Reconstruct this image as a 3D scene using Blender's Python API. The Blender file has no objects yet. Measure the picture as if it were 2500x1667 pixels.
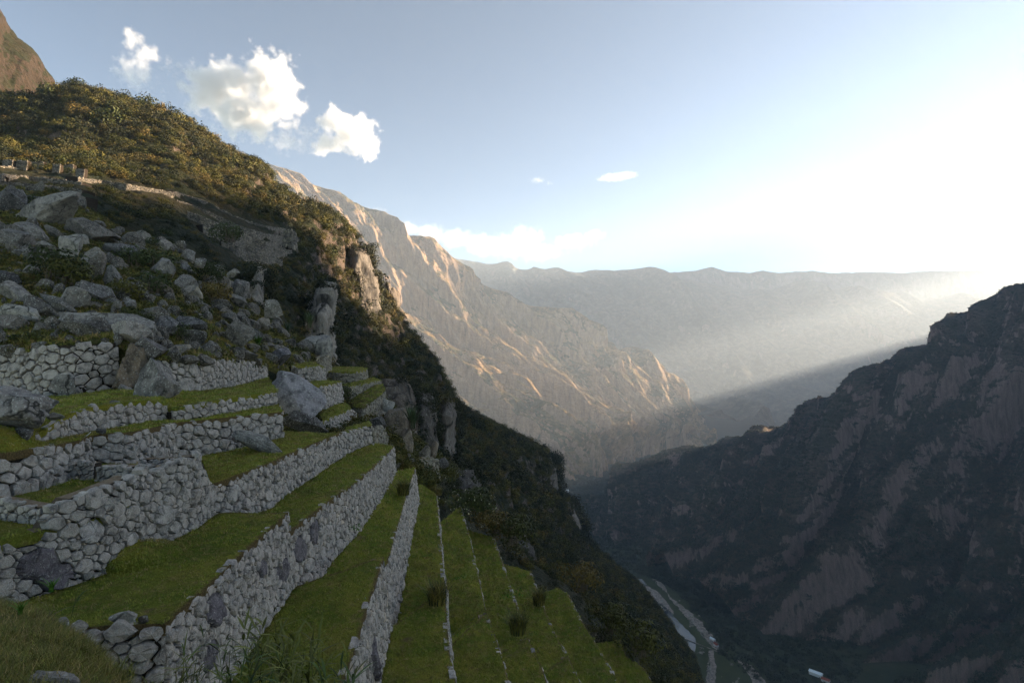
import bpy, bmesh, math, random, time
import numpy as np
from mathutils import Vector, Matrix
from mathutils.bvhtree import BVHTree
R = math.radians
scene = bpy.context.scene
C = scene.collection
rng = np.random.default_rng(7)
random.seed(7)

# ------------------------------------------------------------------ camera, sky, sun, exposure
F, CXP, CYP = 1389.0, 1250.0, 833.5          # focal length and centre in photograph pixels
PITCH = math.atan((893 - 833.5) / F)          # the true horizon lies at row 893
cam = bpy.data.cameras.new('camera'); camo = bpy.data.objects.new('camera', cam); C.objects.link(camo)
cam.sensor_width = 36.0; cam.lens = 36.0 * F / 2500.0
cam.clip_start = 0.1; cam.clip_end = 60000
camo.rotation_euler = (R(90) + PITCH, 0, 0)
scene.camera = camo

SUN_AZ, SUN_EL = R(71), R(12.0)
world = bpy.data.worlds.new('World'); scene.world = world; world.use_nodes = True
wn = world.node_tree; bgn = wn.nodes['Background']
sky = wn.nodes.new('ShaderNodeTexSky'); sky.sky_type = 'NISHITA'; sky.sun_disc = False
sky.sun_elevation = SUN_EL; sky.sun_rotation = SUN_AZ
sky.altitude = 2400; sky.air_density = 1.0; sky.dust_density = 0.0; sky.ozone_density = 1.0
# the sky's own colours, with more contrast between its bright and its deep parts
bw = wn.nodes.new('ShaderNodeRGBToBW'); pw = wn.nodes.new('ShaderNodeMath'); pw.operation = 'POWER'; pw.inputs[1].default_value = .32
sc_ = wn.nodes.new('ShaderNodeVectorMath'); sc_.operation = 'SCALE'
tn = wn.nodes.new('ShaderNodeMix'); tn.data_type = 'RGBA'; tn.blend_type = 'MULTIPLY'; tn.inputs[0].default_value = 1.0; tn.inputs[7].default_value = (.48, .52, .535, 1)
wn.links.new(sky.outputs[0], bw.inputs[0]); wn.links.new(bw.outputs[0], pw.inputs[0]); wn.links.new(sky.outputs[0], sc_.inputs[0]); wn.links.new(pw.outputs[0], sc_.inputs['Scale'])
wn.links.new(sc_.outputs[0], tn.inputs[6]); wn.links.new(tn.outputs[2], bgn.inputs[0]); bgn.inputs[1].default_value = 0.05
sl = bpy.data.lights.new('sun', 'SUN'); sl.energy = 5.0; sl.angle = R(0.5); sl.color = (1.0, 0.75, 0.50)
so = bpy.data.objects.new('sun', sl); C.objects.link(so)
sund = Vector((math.sin(SUN_AZ)*math.cos(SUN_EL), math.cos(SUN_AZ)*math.cos(SUN_EL), math.sin(SUN_EL)))
so.rotation_euler = sund.to_track_quat('Z', 'Y').to_euler()
scene.view_settings.view_transform = 'Standard'; scene.view_settings.look = 'None'
scene.view_settings.gamma = 1.0; scene.view_settings.use_curve_mapping = False
scene.view_settings.exposure = 2.7
HAZE = 0.88e-4
scene.cycles.use_denoising = True
scene.cycles.max_bounces = 4; scene.cycles.diffuse_bounces = 2; scene.cycles.volume_bounces = 3
scene.cycles.volume_step_rate = 1.0; scene.cycles.volume_max_steps = 128

# ------------------------------------------------------------------ geometry helpers
cp, sp = math.cos(PITCH), math.sin(PITCH)
def un(x, y, d):
    """world point seen at pixel x, y of the photograph, d metres ahead of the camera"""
    u, v = (x - CXP) / F, (CYP - y) / F
    return Vector((u, cp - v*sp, sp + v*cp)) * (d / (cp - v*sp))
def unz(x, y, z):
    p = un(x, y, 1.0); return p * (z / p.z)
def proj(p):
    f = p[1]*cp + p[2]*sp; v = -p[1]*sp + p[2]*cp
    return CXP + F*p[0]/f, CYP - F*v/f

_perm = np.random.default_rng(3).permutation(256); _perm = np.concatenate([_perm, _perm, _perm])
_g = np.random.default_rng(4).normal(size=(256, 3)); _g /= np.linalg.norm(_g, axis=1)[:, None]
def perlin(P):
    P = np.asarray(P, float); i = np.floor(P).astype(int); f = P - i; i &= 255
    w = f*f*f*(f*(f*6-15)+10)
    out = np.zeros(len(P))
    for dx in (0, 1):
        for dy in (0, 1):
            for dz in (0, 1):
                h = _perm[_perm[_perm[(i[:,0]+dx) & 255] + ((i[:,1]+dy) & 255)] + ((i[:,2]+dz) & 255)]
                g = _g[h]
                dot = g[:,0]*(f[:,0]-dx) + g[:,1]*(f[:,1]-dy) + g[:,2]*(f[:,2]-dz)
                wx = w[:,0] if dx else 1-w[:,0]; wy = w[:,1] if dy else 1-w[:,1]; wz = w[:,2] if dz else 1-w[:,2]
                out += dot*wx*wy*wz
    return out * 1.5
def fbm(P, octv=4, gain=.5, lac=2.03):
    P = np.asarray(P, float); a = 1.0; s = np.zeros(len(P)); t = 0
    for k in range(octv):
        s += a*perlin(P + 17.3*k); t += a; a *= gain; P = P*lac
    return s/t
def ridged(P, octv=4, gain=.5, lac=2.03):
    P = np.asarray(P, float); a = 1.0; s = np.zeros(len(P)); t = 0
    for k in range(octv):
        s += a*(1-2*np.abs(perlin(P + 31.7*k))); t += a; a *= gain; P = P*lac
    return s/t

def resample(pts, n, par=None):
    pts = np.array(pts, float)
    if par is None:
        L = np.concatenate([[0], np.cumsum(np.linalg.norm(np.diff(pts, axis=0), axis=1))])
        par = L / max(L[-1], 1e-9)
    t = np.linspace(0, 1, n)
    return np.stack([np.interp(t, par, pts[:, k]) for k in range(pts.shape[1])], 1)

def mesh_from(name, V, Fc, mat=None, smooth=True):
    me = bpy.data.meshes.new(name)
    V = np.asarray(V, dtype=np.float32)
    if isinstance(Fc, np.ndarray):
        me.vertices.add(len(V)); me.vertices.foreach_set('co', V.ravel())
        nf, k = Fc.shape
        me.loops.add(nf*k); me.loops.foreach_set('vertex_index', Fc.astype(np.int32).ravel())
        me.polygons.add(nf); me.polygons.foreach_set('loop_start', np.arange(0, nf*k, k, dtype=np.int32))
        me.update(calc_edges=True)
    else:
        me.from_pydata([tuple(v) for v in V.tolist()], [], Fc)
    if smooth: me.polygons.foreach_set('use_smooth', np.ones(len(me.polygons), dtype=bool))
    if mat: me.materials.append(mat)
    me.update()
    return me
def tag(o, label=None, cat=None, group=None, kind=None):
    if label: o['label'] = label
    if cat: o['category'] = cat
    if group: o['group'] = group
    if kind: o['kind'] = kind
    return o
def obj(name, me, parent=None, **k):
    o = bpy.data.objects.new(name, me); C.objects.link(o)
    if parent: o.parent = parent
    return tag(o, **k)
def empty(name, loc=(0, 0, 0), **k):
    o = bpy.data.objects.new(name, None); C.objects.link(o); o.location = loc
    o.empty_display_size = .2
    return tag(o, **k)
def attr(me, name, data, typ='FLOAT'):
    a = me.attributes.new(name, typ, 'POINT')
    a.data.foreach_set('value' if typ == 'FLOAT' else 'vector', np.asarray(data, np.float32).ravel())

def grid_faces(nu, nv, off=0):
    i, j = np.meshgrid(np.arange(nu-1), np.arange(nv-1))
    a = (j*nu + i).ravel()
    return np.stack([a, a+1, a+1+nu, a+nu], 1) + off      # rows of nu points, row after row
def grid_normals(G):
    du = np.gradient(G, axis=1); dv = np.gradient(G, axis=0)
    n = np.cross(du, dv); n /= np.linalg.norm(n, axis=2)[:, :, None] + 1e-9
    return n
def loft(rows, nu, nv, rowpar=None, px=True):
    """surface through rows of control points (pixel x, pixel y, metres ahead); returns nv x nu x 3"""
    RR = []
    for r in rows:
        r = resample([tuple(p) for p in r], nu) if px else resample(r, nu)
        RR.append(np.array([un(*p) for p in r]) if px else r)
    RR = np.array(RR)
    m = len(rows); rp = np.linspace(0, 1, m) if rowpar is None else np.array(rowpar)
    t = np.linspace(0, 1, nv)
    G = np.zeros((nv, nu, 3))
    # smooth (Catmull-Rom, uneven spacing) interpolation across rows
    S_ = (RR[1:]-RR[:-1])/np.diff(rp)[:, None, None]; tang = np.concatenate([S_[:1], S_[-1:]] if m == 2 else [S_[:1], S_[:-1], S_[-1:]])
    if m > 2:
        a_, b_ = S_[:-1], S_[1:]; tang[1:-1] = np.where(a_*b_ > 0, 2*a_*b_/np.where(a_+b_ == 0, 1, a_+b_), 0)
    for k, tt in enumerate(t):
        j = min(np.searchsorted(rp, tt, side='right')-1, m-2); j = max(j, 0)
        h = rp[j+1]-rp[j]; s = (tt-rp[j])/h
        G[k] = (2*s**3-3*s**2+1)*RR[j] + (s**3-2*s**2+s)*h*tang[j] + (-2*s**3+3*s**2)*RR[j+1] + (s**3-s**2)*h*tang[j+1]
    return G

# ------------------------------------------------------------------ material helpers
class NT:
    def __init__(self, name, rough=.9, spec=.2):
        self.m = bpy.data.materials.new(name); self.m.use_nodes = True
        self.t = self.m.node_tree; self.b = self.t.nodes['Principled BSDF']
        self.b.inputs['Roughness'].default_value = rough
        self.b.inputs['Specular IOR Level'].default_value = spec
        self.geo = self.t.nodes.new('ShaderNodeNewGeometry'); self.pos = self.geo.outputs['Position']
    def n(self, typ, **kw):
        x = self.t.nodes.new(typ)
        for k, v in kw.items(): setattr(x, k, v)
        return x
    def put(self, sock, v):
        if isinstance(v, bpy.types.NodeSocket): self.t.links.new(v, sock)
        else:
            if sock.type == 'RGBA' and len(v) == 3: v = (*v, 1)
            sock.default_value = v
    def noise(self, scale, detail=4, rough=.55, vec=None, dist=0.0, out='Fac'):
        x = self.n('ShaderNodeTexNoise'); x.inputs['Scale'].default_value = scale
        x.inputs['Detail'].default_value = detail; x.inputs['Roughness'].default_value = rough
        x.inputs['Distortion'].default_value = dist
        self.put(x.inputs['Vector'], vec or self.pos); return x.outputs[out]
    def scaled(self, s, vec=None):
        x = self.n('ShaderNodeVectorMath', operation='MULTIPLY'); self.put(x.inputs[0], vec or self.pos); x.inputs[1].default_value = s
        return x.outputs[0]
    def math(self, op, a, b=None, clamp=False):
        x = self.n('ShaderNodeMath', operation=op); x.use_clamp = clamp
        self.put(x.inputs[0], a)
        if b is not None: self.put(x.inputs[1], b)
        return x.outputs[0]
    def step(self, v, lo, hi):
        x = self.n('ShaderNodeMapRange'); x.interpolation_type = 'SMOOTHSTEP'
        self.put(x.inputs['Value'], v); x.inputs['From Min'].default_value = lo; x.inputs['From Max'].default_value = hi
        return x.outputs[0]
    def mix(self, f, a, b, mode='MIX'):
        x = self.n('ShaderNodeMix', data_type='RGBA', blend_type=mode)
        self.put(x.inputs[0], f); self.put(x.inputs[6], a); self.put(x.inputs[7], b); return x.outputs[2]
    def ramp(self, v, stops):
        x = self.n('ShaderNodeValToRGB'); e = x.color_ramp.elements
        while len(e) < len(stops): e.new(.5)
        for el, (p, c) in zip(e, stops): el.position = p; el.color = (*c, 1)
        self.put(x.inputs[0], v); return x.outputs[0]
    def island(self): return self.geo.outputs['Random Per Island']
    def rand(self): return self.n('ShaderNodeObjectInfo').outputs['Random']
    def at(self, name): x = self.n('ShaderNodeAttribute'); x.attribute_name = name; return x.outputs['Fac']
    def up(self):
        x = self.n('ShaderNodeSeparateXYZ'); self.put(x.inputs[0], self.geo.outputs['Normal']); return x.outputs[2]
    def hsv(self, col, h=.5, s=1., v=1.):
        x = self.n('ShaderNodeHueSaturation'); self.put(x.inputs['Color'], col)
        for k, q in (('Hue', h), ('Saturation', s), ('Value', v)): self.put(x.inputs[k], q)
        return x.outputs[0]
    def col(self, c): self.put(self.b.inputs['Base Color'], c)
    def bump(self, h, dist=.05, strength=1.0):
        x = self.n('ShaderNodeBump'); x.inputs['Distance'].default_value = dist; x.inputs['Strength'].default_value = strength
        self.put(x.inputs['Height'], h); self.t.links.new(x.outputs[0], self.b.inputs['Normal'])
def vval(m, v, lo, hi):       # remap 0..1 to lo..hi
    x = m.n('ShaderNodeMapRange'); m.put(x.inputs['Value'], v); x.inputs['To Min'].default_value = lo; x.inputs['To Max'].default_value = hi
    return x.outputs[0]
# ------------------------------------------------------------------ materials of the setting
def mat_mountain(name, green, dry, rock, k, rockiness=.5, streak=1.0):
    m = NT(name); s = 1.0/k
    big = m.noise(s*.5, 5, .6); fine = m.noise(s*4, 6, .65); vf = m.noise(s*20, 4, .7)
    veg = m.mix(m.step(big, .38, .62), green, dry)
    veg = m.mix(m.step(fine, .35, .75), veg, m.hsv(veg, .49, .9, 1.9))
    st = m.noise(s*3, 6, .7, vec=m.scaled((1, 1, .18)), dist=.5)
    stone = m.ramp(st, [(.25, tuple(c*.35 for c in rock)), (.5, rock), (.75, tuple(min(1, c*1.5) for c in rock))])
    steep = m.math('SUBTRACT', 1.0, m.up())
    mask = m.math('ADD', m.math('MULTIPLY', steep, 1.25), m.math('MULTIPLY', m.math('SUBTRACT', st, .5), 1.2))
    mask = m.math('ADD', mask, m.math('MULTIPLY', m.math('SUBTRACT', big, .5), 1.0))
    mask = m.step(mask, 1-rockiness, 1.12-rockiness)
    c = m.mix(mask, veg, stone)
    c = m.mix(m.step(vf, .3, .8), m.hsv(c, .5, 1, .7), m.hsv(c, .5, 1, 1.3))
    m.col(c); m.bump(m.math('ADD', fine, m.math('MULTIPLY', vf, .35)), k*.35, 1.0)
    return m.m
M = {}
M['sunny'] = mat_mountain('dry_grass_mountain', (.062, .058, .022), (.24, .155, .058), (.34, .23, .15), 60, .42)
M['far'] = mat_mountain('far_mountain', (.05, .065, .055), (.10, .095, .075), (.17, .15, .14), 150, .3)
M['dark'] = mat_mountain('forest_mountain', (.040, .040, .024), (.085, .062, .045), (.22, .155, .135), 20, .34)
M['hill'] = mat_mountain('shrub_hill', (.020, .026, .010), (.045, .038, .016), (.13, .10, .08), 5, .22)

# ------------------------------------------------------------------ valley floor (ground sheet to the horizon)
ZV = -400.0
g = NT('valley_forest_floor')
g.col(g.ramp(g.noise(.012, 8, .65), [(.3, (.012, .018, .010)), (.55, (.03, .042, .02)), (.8, (.06, .06, .035))])); g.bump(g.noise(.06, 5), 4, 1)
obj('ground', mesh_from('ground', [(-9000, -600, ZV), (13000, -600, ZV), (13000, 12500, ZV), (-9000, 12500, ZV)], [(0, 1, 2, 3)], g.m), kind='structure')

TERR = []
def flat(name, pts, z, mat, sub=None):
    '''a flat shape on the valley floor whose outline is given as points of the picture'''
    b = bmesh.new(); q = []; rj = np.random.default_rng(len(pts)*7)
    for i, (x, y) in enumerate(pts):
        x2, y2 = pts[(i+1) % len(pts)]; n = max(1, int(math.hypot(x2-x, y2-y)/7))
        q += [(x+(x2-x)*k/n+rj.normal(0, 1.6), y+(y2-y)*k/n+rj.normal(0, 1.0)) for k in range(n)]
    vs = [b.verts.new(unz(x, y, ZV)*1.0) for x, y in q]
    for v in vs: v.co.z = z
    f = b.faces.new(vs); bmesh.ops.triangulate(b, faces=[f]); me = bpy.data.meshes.new(name); b.normal_update(); b.to_mesh(me); b.free(); me.materials.append(mat); return obj(name, me, kind='structure')
g = NT('river_water', rough=.12, spec=.5); g.col((.02, .035, .045)); g.bump(g.noise(.25, 4), .4, .6); M['water'] = g.m
g = NT('river_gravel', rough=.95); g.col(g.ramp(g.noise(.2, 8, .7), [(.3, (.10, .085, .07)), (.5, (.25, .21, .18)), (.7, (.42, .36, .32))])); g.bump(g.noise(.6, 5), 1.0); M['gravel'] = g.m
g = NT('river_meadow', rough=.95); g.col(g.ramp(g.noise(.05, 8, .7), [(.3, (.028, .038, .016)), (.7, (.055, .068, .028))])); M['meadow'] = g.m
flat('river_meadow', [(1560, 1405), (1600, 1412), (1650, 1445), (1700, 1490), (1740, 1545), (1775, 1580), (1850, 1625), (1900, 1667), (1930, 1760), (1700, 1800), (1640, 1760), (1690, 1640), (1700, 1560), (1640, 1500), (1600, 1450)], ZV+.6, M['meadow'])
flat('gravel_bank', [(1480, 1385), (1540, 1412), (1570, 1428), (1600, 1440), (1628, 1468), (1645, 1500), (1625, 1480), (1590, 1462), (1555, 1438), (1520, 1412)], ZV+.9, M['gravel'])
flat('gravel_bank', [(1590, 1412), (1612, 1420), (1640, 1460), (1680, 1490), (1712, 1520), (1735, 1550), (1755, 1570), (1765, 1590), (1750, 1590), (1735, 1575), (1718, 1550), (1690, 1520), (1665, 1495), (1635, 1462), (1622, 1440)], ZV+.9, M['gravel'])
flat('gravel_bank', [(1800, 1612), (1835, 1625), (1870, 1667), (1890, 1700), (1850, 1700), (1832, 1650)], ZV+.9, M['gravel'])
flat('gravel_bank', [(1730, 1588), (1742, 1590), (1748, 1640), (1742, 1700), (1722, 1700), (1724, 1650), (1735, 1625)], ZV+1.2, M['gravel'])
flat('river', [(1385, 1370), (1440, 1385), (1490, 1392), (1560, 1412), (1600, 1412), (1622, 1436), (1640, 1462), (1665, 1495), (1690, 1522), (1712, 1560), (1700, 1575), (1740, 1592), (1745, 1625), (1742, 1700), (1735, 1800), (1660, 1800), (1680, 1650), (1672, 1575), (1650, 1545), (1630, 1515), (1612, 1470), (1560, 1445), (1500, 1405), (1440, 1396)], ZV+.3, M['water'])
def mountain(name, rows, nu, nv, mat, disp, rowpar=None, px=True, post=None, crest=None):
    """disp(U, V, P) gives the metres pushed out along the normal; U, V run along and down the face"""
    G = loft(rows, nu, nv, rowpar, px)
    N = grid_normals(G)
    if (N[:, :, 1].mean() > 0): N = -N           # faces us
    U = np.cumsum(np.linalg.norm(np.diff(G[nv//3], axis=0, prepend=G[nv//3][:1]), axis=1))[None, :].repeat(nv, 0)
    V = np.cumsum(np.linalg.norm(np.diff(G, axis=0, prepend=G[:1]), axis=2), axis=0)
    D = disp(U.ravel(), V.ravel(), G.reshape(-1, 3)).reshape(nv, nu)
    if crest is not None:
        t = np.linspace(0, 1, nv)[:, None]; D = D*(1-.85*np.exp(-((t-crest)/.045)**2))
    G = G + N*D[:, :, None]
    if post is not None: G = post(G)
    me = mesh_from(name, G.reshape(-1, 3), grid_faces(nu, nv), mat)
    o = obj(name, me, kind='structure')
    TERR.append(G)
    return o, G

def flutes(lams, amps, slant=0., aspect=4., seed=0., warp=.35):
    def f(U, V, P):
        s = np.zeros(len(U)); fade = np.clip(V/ (lams[0]*.8), .12, 1)
        wx = fbm(P/ (lams[0]*1.3) + seed, 3)*warp; wy = fbm(P/(lams[0]*.5)+seed+40, 3)*warp*.3
        for k, (l, a) in enumerate(zip(lams, amps)):
            r = ridged(np.stack([(U + slant*V)/l + (wx*lams[0]/l if k < 2 else wx*3) + wy*(1+k), V/(l*aspect) + seed + wx, P[:, 2]/(l*6)+seed+k*7.7], 1), 2)
            s += a*(r-.42)*(fade if k == 0 else np.clip(fade*2, 0, 1))
        return s
    return f

# ---- sunlit ridge across the valley
Brow = [
 [(560, 560, 3300), (700, 620, 3400), (900, 760, 3600), (1150, 860, 3800), (1400, 950, 3900), (1600, 1040, 3900), (1760, 1090, 3900)],
 [(520, 400, 2750), (600, 405, 2780), (662, 420, 2800), (700, 430, 2820), (760, 465, 2860), (830, 492, 2900), (880, 528, 2950), (930, 556, 3000), (1000, 590, 3060), (1080, 622, 3120), (1130, 655, 3160), (1180, 692, 3200),
  (1240, 728, 3260), (1290, 745, 3300), (1340, 752, 3300), (1390, 758, 3320), (1430, 792, 3340), (1460, 835, 3350), (1490, 864, 3380), (1540, 862, 3400), (1575, 872, 3420), (1620, 912, 3430), (1680, 968, 3430), (1715, 1020, 3420), (1745, 1060, 3400)],
 [(640, 620, 2500), (760, 680, 2520), (900, 760, 2580), (1000, 800, 2650), (1100, 840, 2700), (1200, 850, 2800), (1300, 850, 2900), (1400, 880, 2980), (1500, 930, 3030), (1600, 970, 3120), (1680, 1030, 3200), (1748, 1078, 3250)],
 [(800, 900, 2150), (950, 950, 2180), (1100, 1000, 2200), (1250, 1030, 2250), (1400, 1045, 2420), (1500, 1050, 2600), (1600, 1050, 2850), (1680, 1065, 3050), (1748, 1085, 3150)],
 [(900, 1200, 1750), (1050, 1200, 1760), (1200, 1195, 1790), (1350, 1182, 1900), (1430, 1160, 2050), (1500, 1128, 2300), (1600, 1095, 2700), (1680, 1086, 2900), (1750, 1086, 2900)],
 [(900, 1290, 1400), (1050, 1290, 1400), (1200, 1270, 1480), (1350, 1220, 1700), (1430, 1195, 1850), (1500, 1165, 2050), (1600, 1115, 2500), (1680, 1100, 2700), (1752, 1096, 2750)],
]
def bdisp(U, V, P):
    d = flutes([520, 210, 85, 33, 14], [135, 62, 24, 9, 4], slant=-.6, aspect=3.6, seed=2.3, warp=.45)(U, V, P)
    return d + fbm(P/120., 4)*26
def sink(G):
    t = np.linspace(0, 1, G.shape[0])[:, None]; G[:, :, 2] -= 120*np.clip((t-.86)/.1, 0, 1)**2; return G
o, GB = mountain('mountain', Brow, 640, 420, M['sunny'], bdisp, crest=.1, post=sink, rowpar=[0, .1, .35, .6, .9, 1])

# ---- hazy ridge behind
Crow = [
 [(900, 780, 7300), (1500, 790, 7300), (2000, 820, 7300), (2700, 860, 7300)],
 [(980, 600, 6072), (1080, 622, 6116), (1120, 636, 6160), (1170, 645, 6160), (1230, 658, 6160), (1290, 674, 6160), (1350, 668, 6160), (1420, 665, 6160), (1480, 664, 6160), (1550, 666, 6160), (1610, 672, 6160), (1680, 682, 6160), (1760, 694, 6160), (1830, 711, 6160), (1900, 712, 6072), (1975, 706, 6072), (2050, 709, 6072), (2150, 717, 6072), (2240, 730, 6072), (2330, 736, 6072), (2440, 742, 6072), (2550, 748, 6072), (2700, 760, 6072)],
 [(980, 760, 5280), (1300, 790, 5192), (1700, 830, 4928), (2000, 850, 4928), (2300, 860, 5104), (2700, 870, 5280)],
 [(980, 1000, 4312), (1300, 1000, 4224), (1700, 990, 4136), (2000, 985, 4224), (2300, 985, 4400), (2700, 990, 4576)],
 [(980, 1045, 3300), (1300, 1045, 3300), (1700, 1044, 3256), (2000, 1040, 3344), (2300, 1030, 3608), (2700, 1025, 3784)],
]
mountain('mountain', Crow, 420, 260, M['far'], flutes([900, 320, 110], [190, 70, 22], slant=-.5, aspect=5, seed=5.1), crest=.15, rowpar=[0, .15, .45, .8, 1])
# ---- farthest snowy looking skyline
Drow = [
 [(1500, 780, 7300), (2800, 780, 7300)],
 [(1560, 690, 6750), (1620, 672, 6750), (1665, 664, 6750), (1700, 660, 6750), (1738, 650, 6750), (1752, 655, 6750), (1775, 663, 6750), (1830, 666, 6750), (1862, 661, 6750), (1900, 667, 6750), (1960, 665, 6750), (1985, 662, 6750), (2020, 668, 6750), (2080, 667, 6750), (2140, 664, 6750), (2200, 666, 6750), (2240, 662, 6750), (2330, 663, 6750), (2420, 660, 6750), (2500, 661, 6750), (2800, 655, 6750)],
 [(1560, 800, 6450), (2800, 800, 6450)],
 [(1560, 940, 6250), (2800, 940, 6250)],
]
mountain('mountain', Drow, 300, 60, M['far'], flutes([700, 240, 80], [70, 30, 12], slant=0, aspect=3, seed=8.1), crest=.2, rowpar=[0, .2, .6, 1])

# ---- dark forested mountain across the river; its ridge climbs on out of the frame towards the sun
def ue(x, y, z): return (x, y, z)
Esky = [un(*p) for p in [(1425, 1262, 1560), (1500, 1190, 1560), (1560, 1135, 1550), (1600, 1105, 1530), (1640, 1083, 1520), (1662, 1076, 1500), (1700, 1095, 1480), (1740, 1087, 1470), (1778, 1061, 1450), (1800, 1055, 1430), (1840, 1067, 1420), (1885, 1048, 1400), (1930, 1040, 1390), (1990, 1038, 1370), (2050, 1023, 1350), (2070, 1003, 1340), (2100, 966, 1330), (2150, 923, 1310), (2180, 910, 1300), (2225, 910, 1300), (2270, 876, 1290), (2290, 850, 1280), (2340, 833, 1270), (2400, 803, 1250), (2440, 780, 1240), (2500, 738, 1220)]]
Esky += [Vector(p) for p in [(1220, 1130, 205), (1380, 1060, 285), (1560, 960, 360), (1760, 800, 430), (1950, 560, 500), (2100, 250, 560), (2150, -100, 600), (2150, -500, 640)]]
def offs(pts, fx, fy, z, w):
    return [(p.x*(1-w)+fx(p)*w, p.y*(1-w)+fy(p)*w, p.z*(1-w)+z*w) for p in pts]
Ebase = [Vector(p) for p in [(150, 1385, -400), (215, 1330, -400), (250, 1230, -400), (285, 1100, -400), (330, 980, -400), (380, 860, -400), (430, 760, -400), (520, 640, -400), (640, 500, -400), (760, 330, -400), (850, 50, -400), (900, -500, -400)]]
N_ = 60
a = resample(Esky, N_); b = resample(Ebase, N_)
mid = a*.55 + b*.45; mid[:, 2] += 10*np.sin(np.linspace(0, 12, N_))
low = a*.22 + b*.78; low[:, 2] -= 25; low[:, 2] = np.maximum(low[:, 2], ZV+12)
back = a.copy(); back[:, 0] += 500; back[:, 1] += 500; back[:, 2] = ZV
back1 = a.copy(); back1[:, 0] += 170; back1[:, 1] += 170; back1[:, 2] -= 160
b2 = b.copy(); b2[:, 2] -= 3
def edisp(U, V, P):
    d = flutes([400, 165, 66, 26, 11], [105, 46, 20, 8, 3.5], slant=.25, aspect=4, seed=11.2)(U, V, P)
    # rock buttresses of the lower slope
    d += 26*np.clip(fbm(P/np.array([70, 70, 150.]) + 3.3, 3), 0, 1)-5
    return d
def cut_sun_gap(G):
    '''lowers the unseen crest just to let the last sun reach the near hilltop'''
    dh = np.array([math.sin(SUN_AZ), math.cos(SUN_AZ)]); q = G[:, :, 0]*dh[0]+G[:, :, 1]*dh[1]; s = -G[:, :, 0]*dh[1]+G[:, :, 1]*dh[0]
    zt = np.interp(s, [60, 110, 164, 186, 208, 224, 233, 240, 247, 285, 330], [140, 60, 50, 55, 63, 74, 66, 44, 34, 28, 60])
    q0 = np.interp(s, [164, 246], [-68, 15]); cap = zt+math.tan(SUN_EL)*(q-q0)+(fbm(G.reshape(-1, 3)/30., 3)*5).reshape(s.shape)
    m = (s > 90) & (s < 320) & (q > 900)
    G[:, :, 2] = np.where(m & (G[:, :, 2] > cap), cap, G[:, :, 2]); return G
o, GE = mountain('mountain', [back, back1, a, mid, low, b2], 760, 460, M['dark'], edisp, post=cut_sun_gap, crest=.2, rowpar=[0, .1, .2, .55, .88, 1], px=False)
# ---- unseen ridge added behind it, out of the frame, shaped to cut the light shafts
# (every crest point lies in one plane with the camera and the sun, so the shaft's lower edge is seen crisp)
def fz(x, y): return .276*x-.148*y
Fs = [(2750, 2650, fz(2750, 2650)-40), (3050, 3000, fz(3050, 3000)-8), (3300, 3300, fz(3300, 3300)), (3650, 3700, fz(3650, 3700)-60), (4000, 4100, fz(4000, 4100)+6), (4400, 4500, fz(4400, 4500)), (4800, 4900, fz(4800, 4900)-90), (5200, 5300, fz(5200, 5300)+4), (5700, 5800, fz(5700, 5800)), (6300, 6400, fz(6300, 6400)-30), (7000, 7100, fz(7000, 7100))]
a = resample(Fs, 60); b = a.copy(); b[:, 0] -= 900; b[:, 1] += 150; b[:, 2] = ZV-5
back = a.copy(); back[:, 0] += 800; back[:, 1] -= 600; back[:, 2] = ZV
mid = a*.5+b*.5
mountain('mountain', [back, a, mid, b], 260, 100, M['far'], flutes([500, 160, 50], [60, 25, 9], seed=14.), crest=.4, px=False, rowpar=[0, .4, .7, 1])

# ---- the near hill: dark shrubby slope with the golden crest
Hback = [(-400, 420, 500), (300, 420, 500), (640, 600, 520), (760, 700, 540), (1000, 950, 600), (1330, 1250, 700), (1500, 1500, 800), (1730, 1667, 900)]
Hsky = [(-500, 260, 215), (-200, 250, 215), (0, 240, 220), (60, 238, 222), (125, 230, 225), (145, 216, 226), (185, 213, 228), (250, 228, 232), (330, 254, 238), (400, 273, 245), (460, 302, 255), (520, 345, 262), (590, 385, 270), (622, 400, 275), (650, 412, 280), (660, 440, 284), (668, 468, 286),
 (700, 488, 290), (745, 518, 292), (765, 532, 295), (800, 540, 305), (840, 562, 310), (872, 590, 315), (890, 640, 318), (912, 688, 322), (940, 735, 330), (975, 770, 334), (1010, 822, 340), (1050, 868, 345), (1072, 900, 350), (1095, 945, 356), (1112, 975, 365), (1150, 1012, 385), (1185, 1026, 410), (1240, 1052, 440), (1290, 1078, 460), (1328, 1102, 475),
 (1345, 1140, 480), (1348, 1190, 482), (1385, 1218, 500), (1402, 1262, 512), (1412, 1300, 520), (1450, 1340, 545), (1500, 1388, 580), (1560, 1440, 620), (1600, 1490, 640), (1650, 1560, 660), (1690, 1610, 660), (1720, 1690, 660)]
H1 = [(-500, 380, 160), (0, 370, 165), (200, 380, 170), (400, 420, 180), (560, 490, 190), (680, 545, 200), (760, 620, 215), (800, 700, 225), (850, 770, 235), (930, 850, 245), (1000, 930, 255), (1060, 1010, 265), (1130, 1080, 270), (1230, 1140, 290), (1300, 1220, 300), (1350, 1320, 310), (1420, 1420, 300), (1520, 1520, 290), (1620, 1620, 270), (1680, 1700, 260)]
H2 = [(-500, 405, 118), (0, 412, 120), (200, 448, 122), (400, 520, 128), (560, 600, 132), (680, 680, 140), (750, 760, 148), (790, 830, 152), (840, 900, 150), (930, 990, 148), (1010, 1060, 145), (1090, 1130, 140), (1180, 1220, 140), (1260, 1310, 140), (1340, 1400, 135), (1430, 1490, 125), (1540, 1590, 115), (1650, 1720, 105)]
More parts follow.
